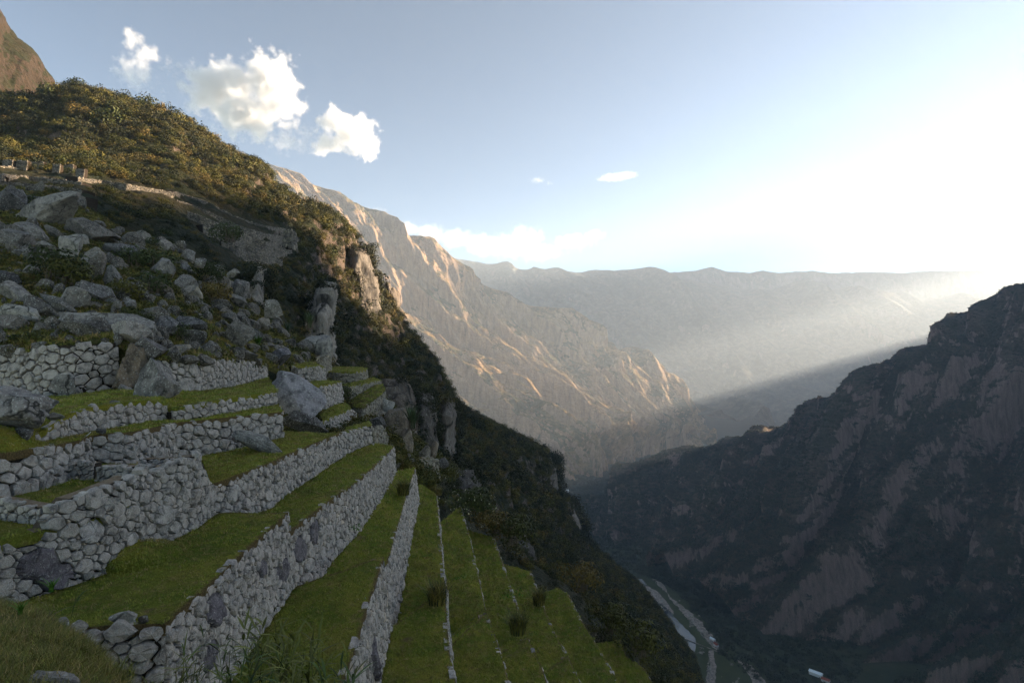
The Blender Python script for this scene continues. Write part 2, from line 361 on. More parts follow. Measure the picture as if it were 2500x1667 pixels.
H3 = [(-500, 435, 102), (0, 445, 102), (200, 500, 100), (300, 560, 99), (420, 600, 98), (480, 655, 97), (560, 700, 98), (680, 800, 102), (760, 900, 98), (850, 985, 94), (940, 1060, 88), (1030, 1130, 80), (1100, 1195, 74), (1190, 1290, 70), (1290, 1385, 66), (1390, 1445, 63), (1470, 1520, 58), (1540, 1580, 54), (1620, 1700, 50)]
H4 = [(-500, 560, 94), (0, 560, 94), (200, 640, 92), (400, 740, 90), (560, 850, 92), (680, 960, 92), (760, 1040, 84), (850, 1120, 76), (940, 1200, 68), (1030, 1270, 62), (1100, 1330, 60), (1190, 1420, 56), (1290, 1500, 53), (1390, 1560, 50), (1470, 1640, 46), (1540, 1700, 43), (1600, 1800, 40)]
def hdisp(U, V, P):
    d = ridged(np.stack([U/38, V/150, np.full(len(U), 1.2)], 1), 3)*3.5*np.clip((P[:, 0]+130)/60, .2, 1)
    d += fbm(P/17., 4)*4.2 + ridged(P/np.array([9., 9., 30.]), 3)*1.6
    return d*np.clip((np.linalg.norm(P, axis=1)-50)/170, .03, 1)-1.2
o, GH = mountain('hill', [Hback, Hsky, H1, H2, H3, H4], 900, 520, M['hill'], hdisp, crest=.15, rowpar=[0, .15, .5, .72, .9, 1])
# ---- brown peak at the upper left edge
Prow = [[(-300, -300, 420), (-100, -60, 430), (0, 150, 450), (150, 330, 470)],
        [(-300, -260, 330), (-60, -20, 340), (-10, 60, 345), (8, 82, 350), (30, 105, 352), (60, 130, 355), (85, 165, 358), (105, 195, 360), (125, 235, 362), (150, 300, 365)],
        [(-400, 0, 250), (-200, 120, 262), (-50, 230, 290), (20, 300, 300), (100, 340, 310), (160, 360, 320)],
        [(-400, 300, 210), (-200, 320, 215), (-50, 350, 240), (20, 380, 250), (100, 390, 260), (160, 400, 270)]]
mountain('peak', Prow, 260, 200, mat_mountain('peak_rock', (.022, .026, .008), (.032, .027, .010), (.06, .043, .028), 9, .42), lambda U, V, P: ridged(np.stack([U/40, V/120, U*0], 1), 3)*5+ridged(P/np.array([14, 14, 40.]), 4)*2.5, rowpar=[0, .2, .7, 1])

# ------------------------------------------------------------------ haze: one closed box round everything below the clouds
HZ0, HZ1 = ZV-3.0, 1230.0
bm = bmesh.new(); bmesh.ops.create_cube(bm, size=1.0)
for v in bm.verts:
    v.co.x = 13500 if v.co.x > 0 else -9500; v.co.y = 13000 if v.co.y > 0 else -1000; v.co.z = HZ1 if v.co.z > 0 else HZ0
me = bpy.data.meshes.new('haze'); bm.to_mesh(me); bm.free()
hm = bpy.data.materials.new('haze_air'); hm.use_nodes = True; ht = hm.node_tree; ht.nodes.remove(ht.nodes['Principled BSDF'])
pv = ht.nodes.new('ShaderNodeVolumePrincipled'); pv.inputs['Color'].default_value = (.66, .81, 1, 1); pv.inputs['Density'].default_value = HAZE
pv.inputs['Anisotropy'].default_value = .28
ht.links.new(pv.outputs[0], ht.nodes['Material Output'].inputs['Volume'])
me.materials.append(hm); obj('haze', me, kind='stuff')
# ------------------------------------------------------------------ near materials
def mat_stone(name, base=(.49, .43, .375), warm=(.51, .41, .31), lichen=.55, island=True, sc=1.0):
    m = NT(name, rough=.85, spec=.3)
    r = m.island() if island else m.rand()
    r2 = m.math('FRACT', m.math('MULTIPLY', r, 17.31))
    c = m.mix(m.step(r2, .55, 1.0), base, warm)
    c = m.hsv(c, .5, 1.0, vval(m, r, .45, 1.3))
    n1 = m.noise(3.2*sc, 6, .65); n2 = m.noise(14*sc, 5, .7); n3 = m.noise(55*sc, 3, .7)
    c = m.mix(m.step(n1, .40, .72), c, m.hsv(c, .5, .8, .30))           # dark weathering
    c = m.mix(m.math('MULTIPLY', m.step(n2, .54, .66), lichen), c, (.56, .56, .50))   # pale lichen
    c = m.mix(m.math('MULTIPLY', m.step(m.noise(9*sc, 4, .7, dist=1.), .62, .72), .55), c, (.07, .065, .055))
    c = m.mix(m.step(n3, .25, .8), m.hsv(c, .5, 1, .6), m.hsv(c, .5, 1, 1.3))
    if not island:
        vo = m.n('ShaderNodeTexVoronoi', feature='DISTANCE_TO_EDGE'); vo.inputs['Scale'].default_value = .55*sc
        wv = m.n('ShaderNodeVectorMath', operation='ADD'); m.put(wv.inputs[0], m.scaled((1, 1, .5))); m.put(wv.inputs[1], m.noise(1.5*sc, 3, out='Color')); m.put(vo.inputs['Vector'], wv.outputs[0])
        cr = m.math('MAXIMUM', m.step(vo.outputs[0], .0, .03), m.step(m.noise(.6*sc, 3), .42, .50)); c = m.mix(cr, (.03, .027, .022), c); n1 = m.math('ADD', n1, m.math('MULTIPLY', cr, .35))
        dk = m.step(m.noise(.8*sc, 4, .7, vec=m.scaled((1, 1, .35))), .52, .66); c = m.mix(dk, c, m.hsv(c, .5, .8, .5))
    m.col(c)
    m.bump(m.math('ADD', m.math('ADD', n1, m.math('MULTIPLY', n2, .5)), m.math('MULTIPLY', n3, .2)), .07/sc, 1.0)
    return m.m
M['stone'] = mat_stone('wall_stone', lichen=.7)
M['stone_dark'] = mat_stone('dark_wall_block', (.17, .145, .155), (.19, .155, .145), .5)
M['stone_pale'] = mat_stone('pale_wall_block', (.52, .47, .42), (.52, .44, .36), .6)
M['stone_warm'] = mat_stone('house_stone', (.47, .42, .365), (.53, .42, .30), .45)
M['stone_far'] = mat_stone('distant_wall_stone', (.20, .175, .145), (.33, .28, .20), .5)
M['stone_tan'] = mat_stone('tower_stone', (.33, .29, .22), (.45, .37, .25), .5)
M['rock'] = mat_stone('boulder_rock', (.235, .21, .185), (.27, .225, .17), .9, False, .8)
M['rock_pale'] = mat_stone('pale_boulder_rock', (.31, .285, .245), (.34, .285, .215), .75, False, .8)
M['rock_dark'] = mat_stone('dark_boulder_rock', (.13, .118, .115), (.15, .125, .105), .85, False, .8)
M['rock_brown'] = mat_stone('brown_boulder_rock', (.22, .17, .12), (.30, .22, .14), .5, False, .7)
M['rock_purple'] = mat_stone('purple_grey_rock', (.25, .225, .245), (.27, .25, .25), .85, False, .6)
m = NT('wall_earth_joint_shade'); m.col(m.mix(m.step(m.up(), .5, .9), m.ramp(m.noise(9, 5), [(.3, (.012, .009, .007)), (.7, (.05, .037, .025))]), m.ramp(m.noise(7, 6, .7), [(.3, (.10, .07, .04)), (.55, (.20, .145, .09)), (.7, (.27, .24, .19))]))); m.bump(m.noise(30, 4), .03); M['earth'] = m.m  # sides near black to paint shade into the joints; tops are brown mud
def mat_turf(name, a=(.125, .165, .022), b=(.27, .25, .04), dry=(.34, .25, .10), patch=.6):
    m = NT(name, rough=1.0, spec=.05)
    n1 = m.noise(.35, 4, .6); n2 = m.noise(2.2, 5, .65); n3 = m.noise(18, 4, .7)
    c = m.mix(m.step(n1, .35, .68), a, b)
    c = m.mix(m.math('MULTIPLY', m.step(n2, .48, .75), patch), c, dry)
    c = m.mix(m.math('MULTIPLY', m.step(m.noise(.55, 5, .7), .60, .70), .75), c, (.16, .115, .06))
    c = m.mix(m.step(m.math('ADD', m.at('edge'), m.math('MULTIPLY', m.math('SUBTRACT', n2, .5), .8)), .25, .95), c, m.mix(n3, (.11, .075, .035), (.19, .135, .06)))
    c = m.mix(m.step(n3, .25, .8), m.hsv(c, .5, 1, .55), m.hsv(c, .5, 1, 1.35))
    m.col(c); m.bump(m.math('ADD', n3, m.noise(60, 3, .7)), .06, 1.0)
    return m.m
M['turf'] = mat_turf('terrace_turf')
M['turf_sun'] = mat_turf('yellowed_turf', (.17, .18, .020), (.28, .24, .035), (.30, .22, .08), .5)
M['slope_turf'] = mat_turf('slope_turf', (.055, .062, .018), (.11, .09, .03), (.16, .11, .05), .9)

# ------------------------------------------------------------------ masonry walls, stone by stone
def clip_poly(P, n, c):            # keep n.p <= c
    out = []; m = len(P)
    for i in range(m):
        a, b = P[i], P[(i+1) % m]
        da = n[0]*a[0]+n[1]*a[1]-c; db = n[0]*b[0]+n[1]*b[1]-c
        if da <= 0: out.append(a)
        if da*db < 0:
            t = da/(da-db); out.append((a[0]+(b[0]-a[0])*t, a[1]+(b[1]-a[1])*t))
    return out
def masonry_cells(L, H, mean, rnd, big=.06, forced=()):
    mean = mean*.51; area = L*H; n = int(area/(mean*mean)*1.25)+4
    r = mean*.5*np.exp(rnd.normal(-.05, .48, n)); k = max(1, int(n*big)); r[:k] = mean*rnd.uniform(.75, 1.25, k)
    r = -np.sort(-r); X = np.zeros((0, 2)); Rr = np.zeros(0)
    asp = 1.28                                      # stones lie a little flat
    for u_, v_, rr in forced: X = np.vstack([X, [u_/asp, v_]]); Rr = np.append(Rr, rr)
    for rr in r:
        for _ in range(22):
            p = np.array([rnd.uniform(0, L)/asp, rnd.uniform(-.1, H)])
            if len(X) == 0 or np.all(np.hypot(X[:, 0]-p[0], X[:, 1]-p[1]) > .74*(Rr+rr)):
                X = np.vstack([X, p]); Rr = np.append(Rr, rr); break
    cells = []
    for i in range(len(X)):
        d = np.hypot(X[:, 0]-X[i, 0], X[:, 1]-X[i, 1]); idx = np.argsort(d)[1:19]
        B = max(4*Rr[i], mean*1.6)
        x, y = X[i]
        P = [(x-B, y-B), (x+B, y-B), (x+B, y+B), (x-B, y+B)]
        for j in idx:
            dx, dy = X[j]-X[i]; dd = dx*dx+dy*dy
            c = ((X[j, 0]**2+X[j, 1]**2-Rr[j]**2)-(x*x+y*y-Rr[i]**2))/2
            P = clip_poly(P, (dx, dy), c)
            if len(P) < 3: break
        if len(P) < 3: continue
        P = clip_poly(P, (-1, 0), 0); P = clip_poly(P, (1, 0), L/asp) if P else P
        if len(P) < 3: continue
        cells.append([(px*asp, py) for px, py in P])
    return cells
def chaikin(P, q=.17):
    o = []
    for i in range(len(P)):
        a, b = P[i], P[(i+1) % len(P)]
        o.append((a[0]*(1-q)+b[0]*q, a[1]*(1-q)+b[1]*q)); o.append((a[0]*q+b[0]*(1-q), a[1]*q+b[1]*(1-q)))
    return o
ALLSTONES = [0]
WALLS = {}
def wall(key, label, top, zb, mean=.42, batter=.09, thick=.5, mat='stone', group='dry stone terrace walls', nparts=300, side=1, bulge=.07, both=False, big=.06, cap=.04, cat='wall', name='terrace_wall', seed=None, bigs=()):
    rnd = np.random.default_rng(abs(hash(key)) % 1000 if seed is None else seed)
    T = np.array([tuple(p) for p in top], float)
    zb = np.full(len(T), zb, float) if np.isscalar(zb) else np.array(zb, float)
    L_ = np.concatenate([[0], np.cumsum(np.hypot(np.diff(T[:, 0]), np.diff(T[:, 1])))]); L = L_[-1]
    ns = max(8, int(L/.5)); us = np.linspace(0, L, ns)
    Ts = np.stack([np.interp(us, L_, T[:, k]) for k in range(3)], 1); Zb = np.interp(us, L_, zb)
    tg = np.gradient(Ts[:, :2], us, axis=0); tg /= np.linalg.norm(tg, axis=1)[:, None]
    k = 3
    tgs = np.stack([np.convolve(np.pad(tg[:, q], k, mode='edge'), np.ones(2*k+1)/(2*k+1), 'valid') for q in (0, 1)], 1)
    tgs /= np.linalg.norm(tgs, axis=1)[:, None]
    Nn = np.stack([tgs[:, 1], -tgs[:, 0]], 1)*side
    def mapp(u, v, w):                 # arrays: along, height above foot, outwards
        f = lambda a: np.interp(u, us, a)
        h = f(Ts[:, 2])-f(Zb); off = w + batter*np.clip(h-v, -1, 9)
        return np.stack([f(Ts[:, 0])+f(Nn[:, 0])*off, f(Ts[:, 1])+f(Nn[:, 1])*off, f(Zb)+v], 1)
    hs = Ts[:, 2]-Zb; Hm = hs.max()
    origin = Vector(((Ts[0]+Ts[-1])/2).tolist()); origin.z = float(Zb.mean())
    root = empty(name, origin, label=label, cat=cat, group=group, kind='thing')
    # core of earth behind the stones
    u = us; back = -thick
    hc = np.minimum(hs, np.minimum(np.append(hs[1:], hs[-1]), np.insert(hs[:-1], 0, hs[0])))
    rows = [mapp(u, np.full(ns, -.3), np.full(ns, -.10)), mapp(u, hc-.05, np.full(ns, -.10)), mapp(u, hc-.05, np.full(ns, back)), mapp(u, np.full(ns, -.3), np.full(ns, back))]
    V = np.concatenate(rows)-np.array(origin)
    Fc = np.concatenate([grid_faces(ns, 4), [[i+1, i, 3*ns+i, 3*ns+i+1] for i in range(ns-1)]])
    Fc = [tuple(f) for f in Fc.tolist()] + [(0, ns, 2*ns, 3*ns), (4*ns-1, 3*ns-1, 2*ns-1, ns-1)]
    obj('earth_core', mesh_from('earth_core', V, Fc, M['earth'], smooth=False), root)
    stones = []; forced = []
    if bigs:
        gu, gv = np.meshgrid(np.linspace(0, L, 400), np.linspace(0, Hm, 30)); qx, qy = proj(mapp(gu.ravel(), gv.ravel(), gu.ravel()*0).T)
        for bx, by, br, bm_ in bigs: i_ = np.argmin((qx-bx)**2+(qy-by)**2); forced.append((gu.ravel()[i_], gv.ravel()[i_], br))
    for sgn in ((1, -1) if both else (1,)):
        for P in masonry_cells(L, Hm+.1, mean, rnd, big, forced):
            P = np.array(P); c = P.mean(0); hh = np.interp(c[0], us, hs)
            if c[1] > hh-.02: continue
            e = P-c; rad = np.linalg.norm(e, axis=1).mean()
            if rad < mean*.12: continue
            gap = .006+.008*mean/.3
            Q = c + e*(1-gap/np.maximum(np.linalg.norm(e, axis=1), gap*2))[:, None]
            px = F*rad*2/np.hypot(*mapp(np.array([c[0]]), np.array([c[1]]), np.zeros(1))[0, :2])
            if px > 34: Q = np.array(chaikin([tuple(q) for q in Q]))
            Q[:, 1] = np.minimum(Q[:, 1], np.interp(Q[:, 0], us, hs)+cap*rnd.uniform(-.3, 1.6))
            Q += rnd.normal(0, rad*.07, Q.shape)
            c = Q.mean(0); n = len(Q); tilt = rnd.normal(0, .10, 2); w0 = rnd.uniform(-.02, .035)
            if np.ptp(Q[:, 1]) < mean*.22 or np.ptp(Q[:, 0]) > 5*np.ptp(Q[:, 1]): continue
            mk = mat
            for (fu, fv, fr), bb in zip(forced, bigs):
                if abs(c[0]-fu) < fr*.8 and abs(c[1]-fv) < fr*.8 and rad > fr*.6: mk = bb[3]
            bl = bulge*.62*min(2.2, rad/.15)*rnd.uniform(.4, 1.3)
            def wz(q, base): return base + w0 + (q-c)@tilt
            m1 = c+(Q-c)*.97; m2 = c+(Q-c)*rnd.uniform(.68, .88)+rnd.normal(0, rad*.05, Q.shape)
            U = np.concatenate([Q[:, 0], m1[:, 0], m2[:, 0], [c[0]]]); Vv = np.concatenate([Q[:, 1], m1[:, 1], m2[:, 1], [c[1]]])
            W = np.concatenate([np.full(n, -.17), wz(m1, 0.), wz(m2, bl*.85)+rnd.normal(0, bl*.18, n), wz(c[None], bl)])
            if sgn < 0: W = -thick*.95 - W
            pts = mapp(U, Vv, W)
            fs = []
            for i in range(n):
                j = (i+1) % n
                fs += [(i, j, n+j, n+i), (n+i, n+j, 2*n+j, 2*n+i), (2*n+i, 2*n+j, 3*n)]
            if (sgn < 0) != (side < 0): fs = [f[::-1] for f in fs]
            stones.append((px*rad, pts, fs, px, mk))
    stones.sort(key=lambda s: -s[0])
    sV, sF, off, cnt = [], [], 0, 0
    for q, (a, pts, fs, px, mk) in enumerate(stones):
        if q < nparts and px > 8:
            o3 = pts.mean(0)
            o = obj('stone', mesh_from('stone', pts-o3, fs, M[mk], smooth=False), root); o.location = Vector(o3)-origin; cnt += 1
        else:
            sV.append(pts-np.array(origin)); sF += [tuple(i+off for i in f) for f in fs]; off += len(pts)
    if sV: obj('small_stones', mesh_from('small_stones', np.concatenate(sV), sF, M[mat], smooth=False), root, kind='stuff')
    ALLSTONES[0] += cnt
    top_line = mapp(us, hs, np.full(ns, .02)); foot = mapp(us, np.zeros(ns), np.full(ns, .03))
    WALLS[key] = (top_line, foot)
    return top_line, foot

GRASSY = []     # (grid, density, kind) surfaces that carry grass
def strip(A, B, name='grass_terrace', mat='turf', nu=None, amp=.05, edge=True, dens=1.0, nv=None, end=False):
    A = np.array([tuple(p) for p in A], float); B = np.array([tuple(p) for p in B], float)
    L = np.linalg.norm(np.diff(B, axis=0), axis=1).sum(); Wd = np.linalg.norm(A.mean(0)-B.mean(0))
    nu = nu or int(np.clip(L/.35, 8, 160)); nv = nv or int(np.clip(Wd/.25, 6, 60))
    A = resample(A, nu); B = resample(B, nu)
    t = np.linspace(0, 1, nv)[:, None, None]
    G = A[None]*(1-t)+B[None]*t
    n = fbm(G.reshape(-1, 3)*np.array([.8, .8, 0])+5.1, 3).reshape(nv, nu)
    G[:, :, 2] += n*amp*2*np.minimum(1, np.minimum(t[:, :, 0], 1-t[:, :, 0])*6+.15) + .02
    # a short drop behind the foot line and under the lip so no gap opens
    first = G[:1].copy(); first[:, :, 2] -= .3; last = G[-1:].copy(); last[:, :, 2] -= .25
    GG = np.concatenate([first, G, last])
    me = mesh_from(name, GG.reshape(-1, 3), grid_faces(nu, nv+2), M[mat])
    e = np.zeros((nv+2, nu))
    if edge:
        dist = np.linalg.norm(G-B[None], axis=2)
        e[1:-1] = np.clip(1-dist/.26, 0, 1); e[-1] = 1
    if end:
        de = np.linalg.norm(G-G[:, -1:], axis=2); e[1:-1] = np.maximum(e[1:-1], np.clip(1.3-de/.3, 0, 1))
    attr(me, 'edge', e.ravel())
    obj(name, me, kind='structure')
    GRASSY.append((G, dens, mat, dist if edge else None))
    return G

# ---- the walls
def P(*a): return [un(*p) for p in a]
def Z(z, *a): return [unz(x, y, z) for x, y in a]
def extend(pts, d, front=True):
    """carry a wall top on in a straight line towards the camera until it is d metres ahead"""
    p, q = (pts[0], pts[1]) if front else (pts[-1], pts[-2])
    t = (d-p.y)/(q.y-p.y); e = p+(q-p)*t
    return [e]+pts if front else pts+[e]

wall('1a', 'tall wall of big fitted blocks below the boulder field, left of the brown outcrop', P((-150, 868, 33.5), (0, 857, 34), (115, 843, 33), (184, 839, 33), (290, 834, 35)), [-1.7, -1.66, -1.78, -1.73, -1.41], mean=.62, big=.12, bulge=.10, seed=1)
wall('1b', 'wall of rounded grey blocks right of the brown outcrop, under a flat boulder', P((398, 878, 35.5), (417, 877, 36), (478, 876, 38), (574, 877, 44), (650, 886, 52)), [-1.66, -1.66, -1.70, -1.6, -1.1], mean=.55, big=.08, seed=2)
wall('2a', 'low tumbled wall on the second ledge beside the huge boulder at the picture edge', P((84, 1064, 20.3), (138, 1030, 21.6), (161, 1012, 22.3), (237, 992, 24.5), (367, 977, 28), (411, 992, 29)), [-2.75, -2.75, -2.75, -2.75, -2.72, -2.72], mean=.40, big=.12, cap=.12, seed=3)
wall('2b', 'low wall curving from the brown outcrop to the big purple rock', P((421, 1004, 28.5), (455, 991, 29), (560, 973, 32), (676, 957, 37)), [-2.75, -2.75, -2.65, -2.5], mean=.38, seed=4)
wall('3', 'long wall of mixed blocks behind the ruined house and the leaning slab', P((-150, 1125, 16.5), (0, 1110, 17.6), (115, 1091, 19.3), (190, 1077, 21), (214, 1064, 22.3), (318, 1056, 23.4), (421, 1033, 27.3), (574, 1018, 30.6), (690, 1006, 33.5)), [-3.7, -3.7, -3.8, -3.8, -4.0, -4.1, -4.45, -4.5, -3.9], mean=.46, big=.10, bulge=.09, seed=5)
wall('4a', 'great front wall carrying the ruined house, largest in the picture', P((-160, 1362, 11.9), (0, 1317, 13.6), (60, 1298, 14), (98, 1282, 14.2), (101, 1228, 14.3), (150, 1213, 14.7), (210, 1198, 15.2), (291, 1168, 16.4), (366, 1137, 17.9), (367.5, 1156, 17.92), (375, 1157, 18.1), (377, 1143, 18.15), (430, 1126, 19), (482, 1106, 20.4), (497, 1150, 20.9), (522, 1186, 21.9)), -5.62, mean=.33, big=.07, bulge=.07, thick=.55, mat='stone_warm', seed=6, bigs=((230, 1293, .33, 'stone_pale'), (394, 1258, .33, 'stone_pale'), (474, 1213, .34, 'stone'), (92, 1375, .38, 'stone_dark'), (140, 1410, .34, 'stone_dark'), (325, 1318, .26, 'stone_pale')))
wall('4b', 'wall below the yellow lawn with the leaning slab, running up to the cliff', P((516, 1184, 21.7), (551, 1171, 22.5), (600, 1152, 24), (651, 1133, 26), (700, 1110, 28.8), (765, 1083, 33), (842, 1053, 39.5), (868, 1046, 41), (908, 1038, 42.8)), [-6.35, -6.35, -6.35, -6.4, -6.35, -6.3, -6.1, -5.95, -5.8], mean=.40, big=.06, seed=7, bigs=((572, 1206, .42, 'stone_pale'), (731, 1151, .42, 'stone')))
wall('5c', 'dark end wall of rough slabs facing the grassy knoll', P((140, 1548, 11.9), (161, 1541, 12), (220, 1531, 12), (279, 1527, 12), (350, 1525, 12.2), (408, 1522, 12.4)), -8.3, mean=.36, big=.2, cap=.14, mat='stone', bulge=.12, seed=8)
wall('5a', 'steep wall with a big dark block, nearest of the walls facing the valley', P((402, 1525, 12.3), (459, 1473, 13.4), (509, 1430, 14.5), (593, 1350, 17), (650, 1297, 19.2), (704, 1250, 21.8)), -8.32, mean=.31, big=.09, seed=9, bigs=((524, 1485, .40, 'stone_dark'), (513, 1600, .36, 'stone_dark'), (640, 1385, .30, 'stone_dark'), (690, 1400, .50, 'stone_dark'), (640, 1490, .34, 'stone')))
wall('5b', 'long straight wall under the second bright lawn, rising to the cliff foot', P((702, 1300, 21.5), (722, 1285, 22.3), (790, 1232, 26), (868, 1178, 30.7), (930, 1122, 38), (962, 1089, 44.6)), [-9.2, -9.2, -9.0, -8.8, -8.5, -8.2], mean=.36, big=.06, seed=10, bigs=((732, 1340, .50, 'stone_dark'), (766, 1296, .52, 'stone_dark'), (800, 1300, .35, 'stone')))
t = Z(-8.3, (837, 1656), (868, 1576), (906, 1450), (936, 1360)); wall('6a', 'narrow pointed wall end between two near lawns, pale jagged top', extend(t, 6.5), -11.3, mean=.36, big=.06, batter=.12, seed=11, bigs=((914, 1600, .7, 'stone_dark'),))
t = [unz(936, 1398, -9.35), unz(971, 1281, -9.2), unz(992, 1205, -9.0), unz(1013, 1142, -8.8)]; wall('6b', 'narrow wall rising to the bare earth patch, a bush at its top', t, [-12.4, -12.2, -11.9, -11.6], mean=.38, batter=.14, seed=12)
t = Z(-11.3, (1112, 1667), (1097, 1603), (1088, 1488), (1086, 1434)); W7a = extend(t, 9)
wall('7a', 'thin stony edge with a white lichen streak between the near green strips', W7a, -14.2, mean=.40, cap=.14, seed=13, nparts=160)
wall('7b', 'thin stony edge that ends at the bare earth patch, a round bush on it', [unz(1085, 1426, -12.3), unz(1073, 1297, -12.1), unz(1065, 1204, -11.8)], [-15.3, -15, -14.6], mean=.42, cap=.12, seed=14, nparts=160)
W8a = extend(Z(-14.2, (1239, 1656), (1212, 1564), (1187, 1496)), 13)
wall('8a', 'low stony edge of the third near strip from the thin lichen wall', W8a, -16.8, mean=.42, cap=.10, seed=15, nparts=120)
wall('8b', 'low stony edge that ends beside the white flowering bush', [unz(1184, 1486, -15.3), unz(1147, 1316, -15), unz(1124, 1235, -14.7)], [-17.9, -17.5, -17.1], mean=.44, cap=.09, seed=16, nparts=120)
W9a = extend(Z(-16.8, (1331, 1656), (1319, 1622), (1288, 1556)), 16)
wall('9a', 'low stony edge starting just below a dark tussock', W9a, -19.4, mean=.45, cap=.09, seed=17, nparts=80)
wall('9b', 'low stony edge with bright yellow weeds along its foot', [unz(1285, 1548, -17.9), unz(1243, 1423, -17.6), unz(1205, 1312, -17.3)], [-20.4, -20, -19.7], mean=.45, cap=.09, seed=18, nparts=80)
W10a = extend(Z(-19.4, (1411, 1656), (1386, 1600)), 18)
wall('10a', 'low stony edge in the lower corner between two dark green strips', W10a, -22, mean=.5, cap=.09, seed=19, nparts=60)
wall('10b', 'low stony edge with a dark tussock standing on its far half', [unz(1383, 1594, -20.4), unz(1361, 1560, -20.3), unz(1335, 1503, -20.1), unz(1296, 1396, -19.9)], -22.3, mean=.5, cap=.09, seed=20, nparts=60)
W11 = extend(Z(-22, (1495, 1640), (1458, 1577), (1417, 1511), (1387, 1450), (1361, 1434)), 26)
wall('11', 'curved outer stony edge of the wide green strip above the valley', W11, -24.6, mean=.5, cap=.09, seed=21, nparts=60)
W12 = extend(Z(-24.6, (1592, 1667), (1570, 1628), (1530, 1606), (1514, 1562)), 34)
wall('12', 'outermost stony edge with a pale broken corner above the forested gorge', W12, -27.5, mean=.5, cap=.12, seed=22, nparts=60)
# towers and small walls under the cliff
wall('ta', 'round topped bastion with a grass disc, highest of the three under the cliff', P((793, 903, 76), (792, 905, 73), (800, 908, 70), (830, 909, 69), (870, 907, 69), (893, 903, 72), (896, 900, 76)), [-2.1, -2.2, -2.3, -2.4, -2.3, -2.0, -1.8], mean=.42, mat='stone_tan', group='bastions under the cliff', name='bastion', cat='bastion', seed=23)
wall('tb', 'square cornered bastion below the round one, with a grass ledge', P((834, 940, 66), (854, 944, 62), (890, 936, 65), (926, 928, 72), (930, 930, 75)), [-4.2, -4.5, -3.5, -2.6, -2.5], mean=.40, mat='stone_tan', group='bastions under the cliff', name='bastion', cat='bastion', seed=24)
wall('tc', 'lowest tan bastion wall beside a grey boulder and shrubs', P((862, 995, 57), (885, 997, 54), (915, 975, 58), (941, 954, 66)), [-5.6, -5.9, -5.1, -4.6], mean=.38, mat='stone_tan', group='bastions under the cliff', name='bastion', cat='bastion', seed=25)
wall('wa', 'curved grey wall left of the round bastion', P((711, 893, 56), (745, 895, 57), (775, 894, 58), (790, 897, 61), (794, 903, 65)), -1.75, mean=.40, seed=26)
wall('wb', 'grey wall with white slabs between the purple rock and the square bastion', P((752, 940, 50), (790, 941, 51), (815, 937, 55), (834, 932, 60)), [-4.0, -4.0, -3.9, -3.6], mean=.48, seed=27)
wall('wc', 'grey wedge wall below the small yellow lawn', P((788, 1028, 44), (820, 1014, 46.5), (858, 998, 53), (870, 1008, 54)), [-5.2, -5.5, -5.8, -5.8], mean=.40, seed=28)
wall('wd', 'short tan wall bit below the dark boulders at the cliff foot', P((902, 1038, 46), (930, 1036, 48), (940, 1042, 52)), -6.0, mean=.36, mat='stone_tan', seed=29)
wall('we', 'lowest short wall bit at the cliff foot, above the wall tip', P((912, 1054, 45), (936, 1053, 47), (946, 1060, 50)), -6.9, mean=.36, mat='stone_tan', seed=30)
wall('wf', 'tiny wall above the curved grey wall, grass on top', P((706, 876, 60), (728, 871, 61), (750, 882, 63)), [-.6, -.3, -.6], mean=.36, seed=31)
wall('wg', 'small tan wall with a pale rock behind it, left of the pale cliff foot', P((772, 872, 68), (790, 866, 69), (808, 868, 72)), [-.9, -.6, -.6], mean=.36, mat='stone_tan', seed=32)
wall('wh', 'rubble wall above the bare earth patch at the far end of the lawns', P((1022, 1118, 58), (1045, 1110, 60), (1072, 1120, 62)), [-11.4, -11.2, -11.2], mean=.5, mat='stone_tan', big=.1, seed=33)
# walls of the ruined house
wall('ha', 'rear wall of the ruined house, rough low masonry beside the doorway', P((-60, 1175, 18), (0, 1160, 18.4), (54, 1146, 19), (130, 1130, 20.6), (228, 1126, 20.4)), [-4.12]*5, mean=.26, thick=.5, mat='stone_warm', group='walls of the ruined house', name='house_wall', seed=34)
wall('hb', 'short inner wall of the ruined house right of the doorway', P((238, 1134, 20.2), (300, 1134, 19.9), (368, 1134, 19.2)), -4.12, mean=.26, thick=.5, mat='stone_warm', group='walls of the ruined house', name='house_wall', seed=35)
wall('hc', 'mud capped rear wall of the small right room', P((340, 1118, 22.5), (400, 1116, 22.4), (448, 1120, 22)), -4.12, mean=.26, thick=.5, mat='stone_warm', group='walls of the ruined house', name='house_wall', seed=36)
wall('hd', 'knee high brown partition at the near end of the ruined house', P((-60, 1215, 15.5), (0, 1217, 15.3), (40, 1226, 15.1), (98, 1236, 14.9)), -4.15, mean=.24, thick=.5, mat='stone_warm', group='walls of the ruined house', name='house_wall', seed=37)
wall('he', 'gable side wall of the ruined house next to the yellow lawn', [un(482, 1106, 20.4), un(478, 1100, 22.5), un(488, 1108, 25)], [-4.6, -4.6, -4.6], mean=.28, thick=.5, mat='stone_warm', group='walls of the ruined house', name='house_wall', seed=38)

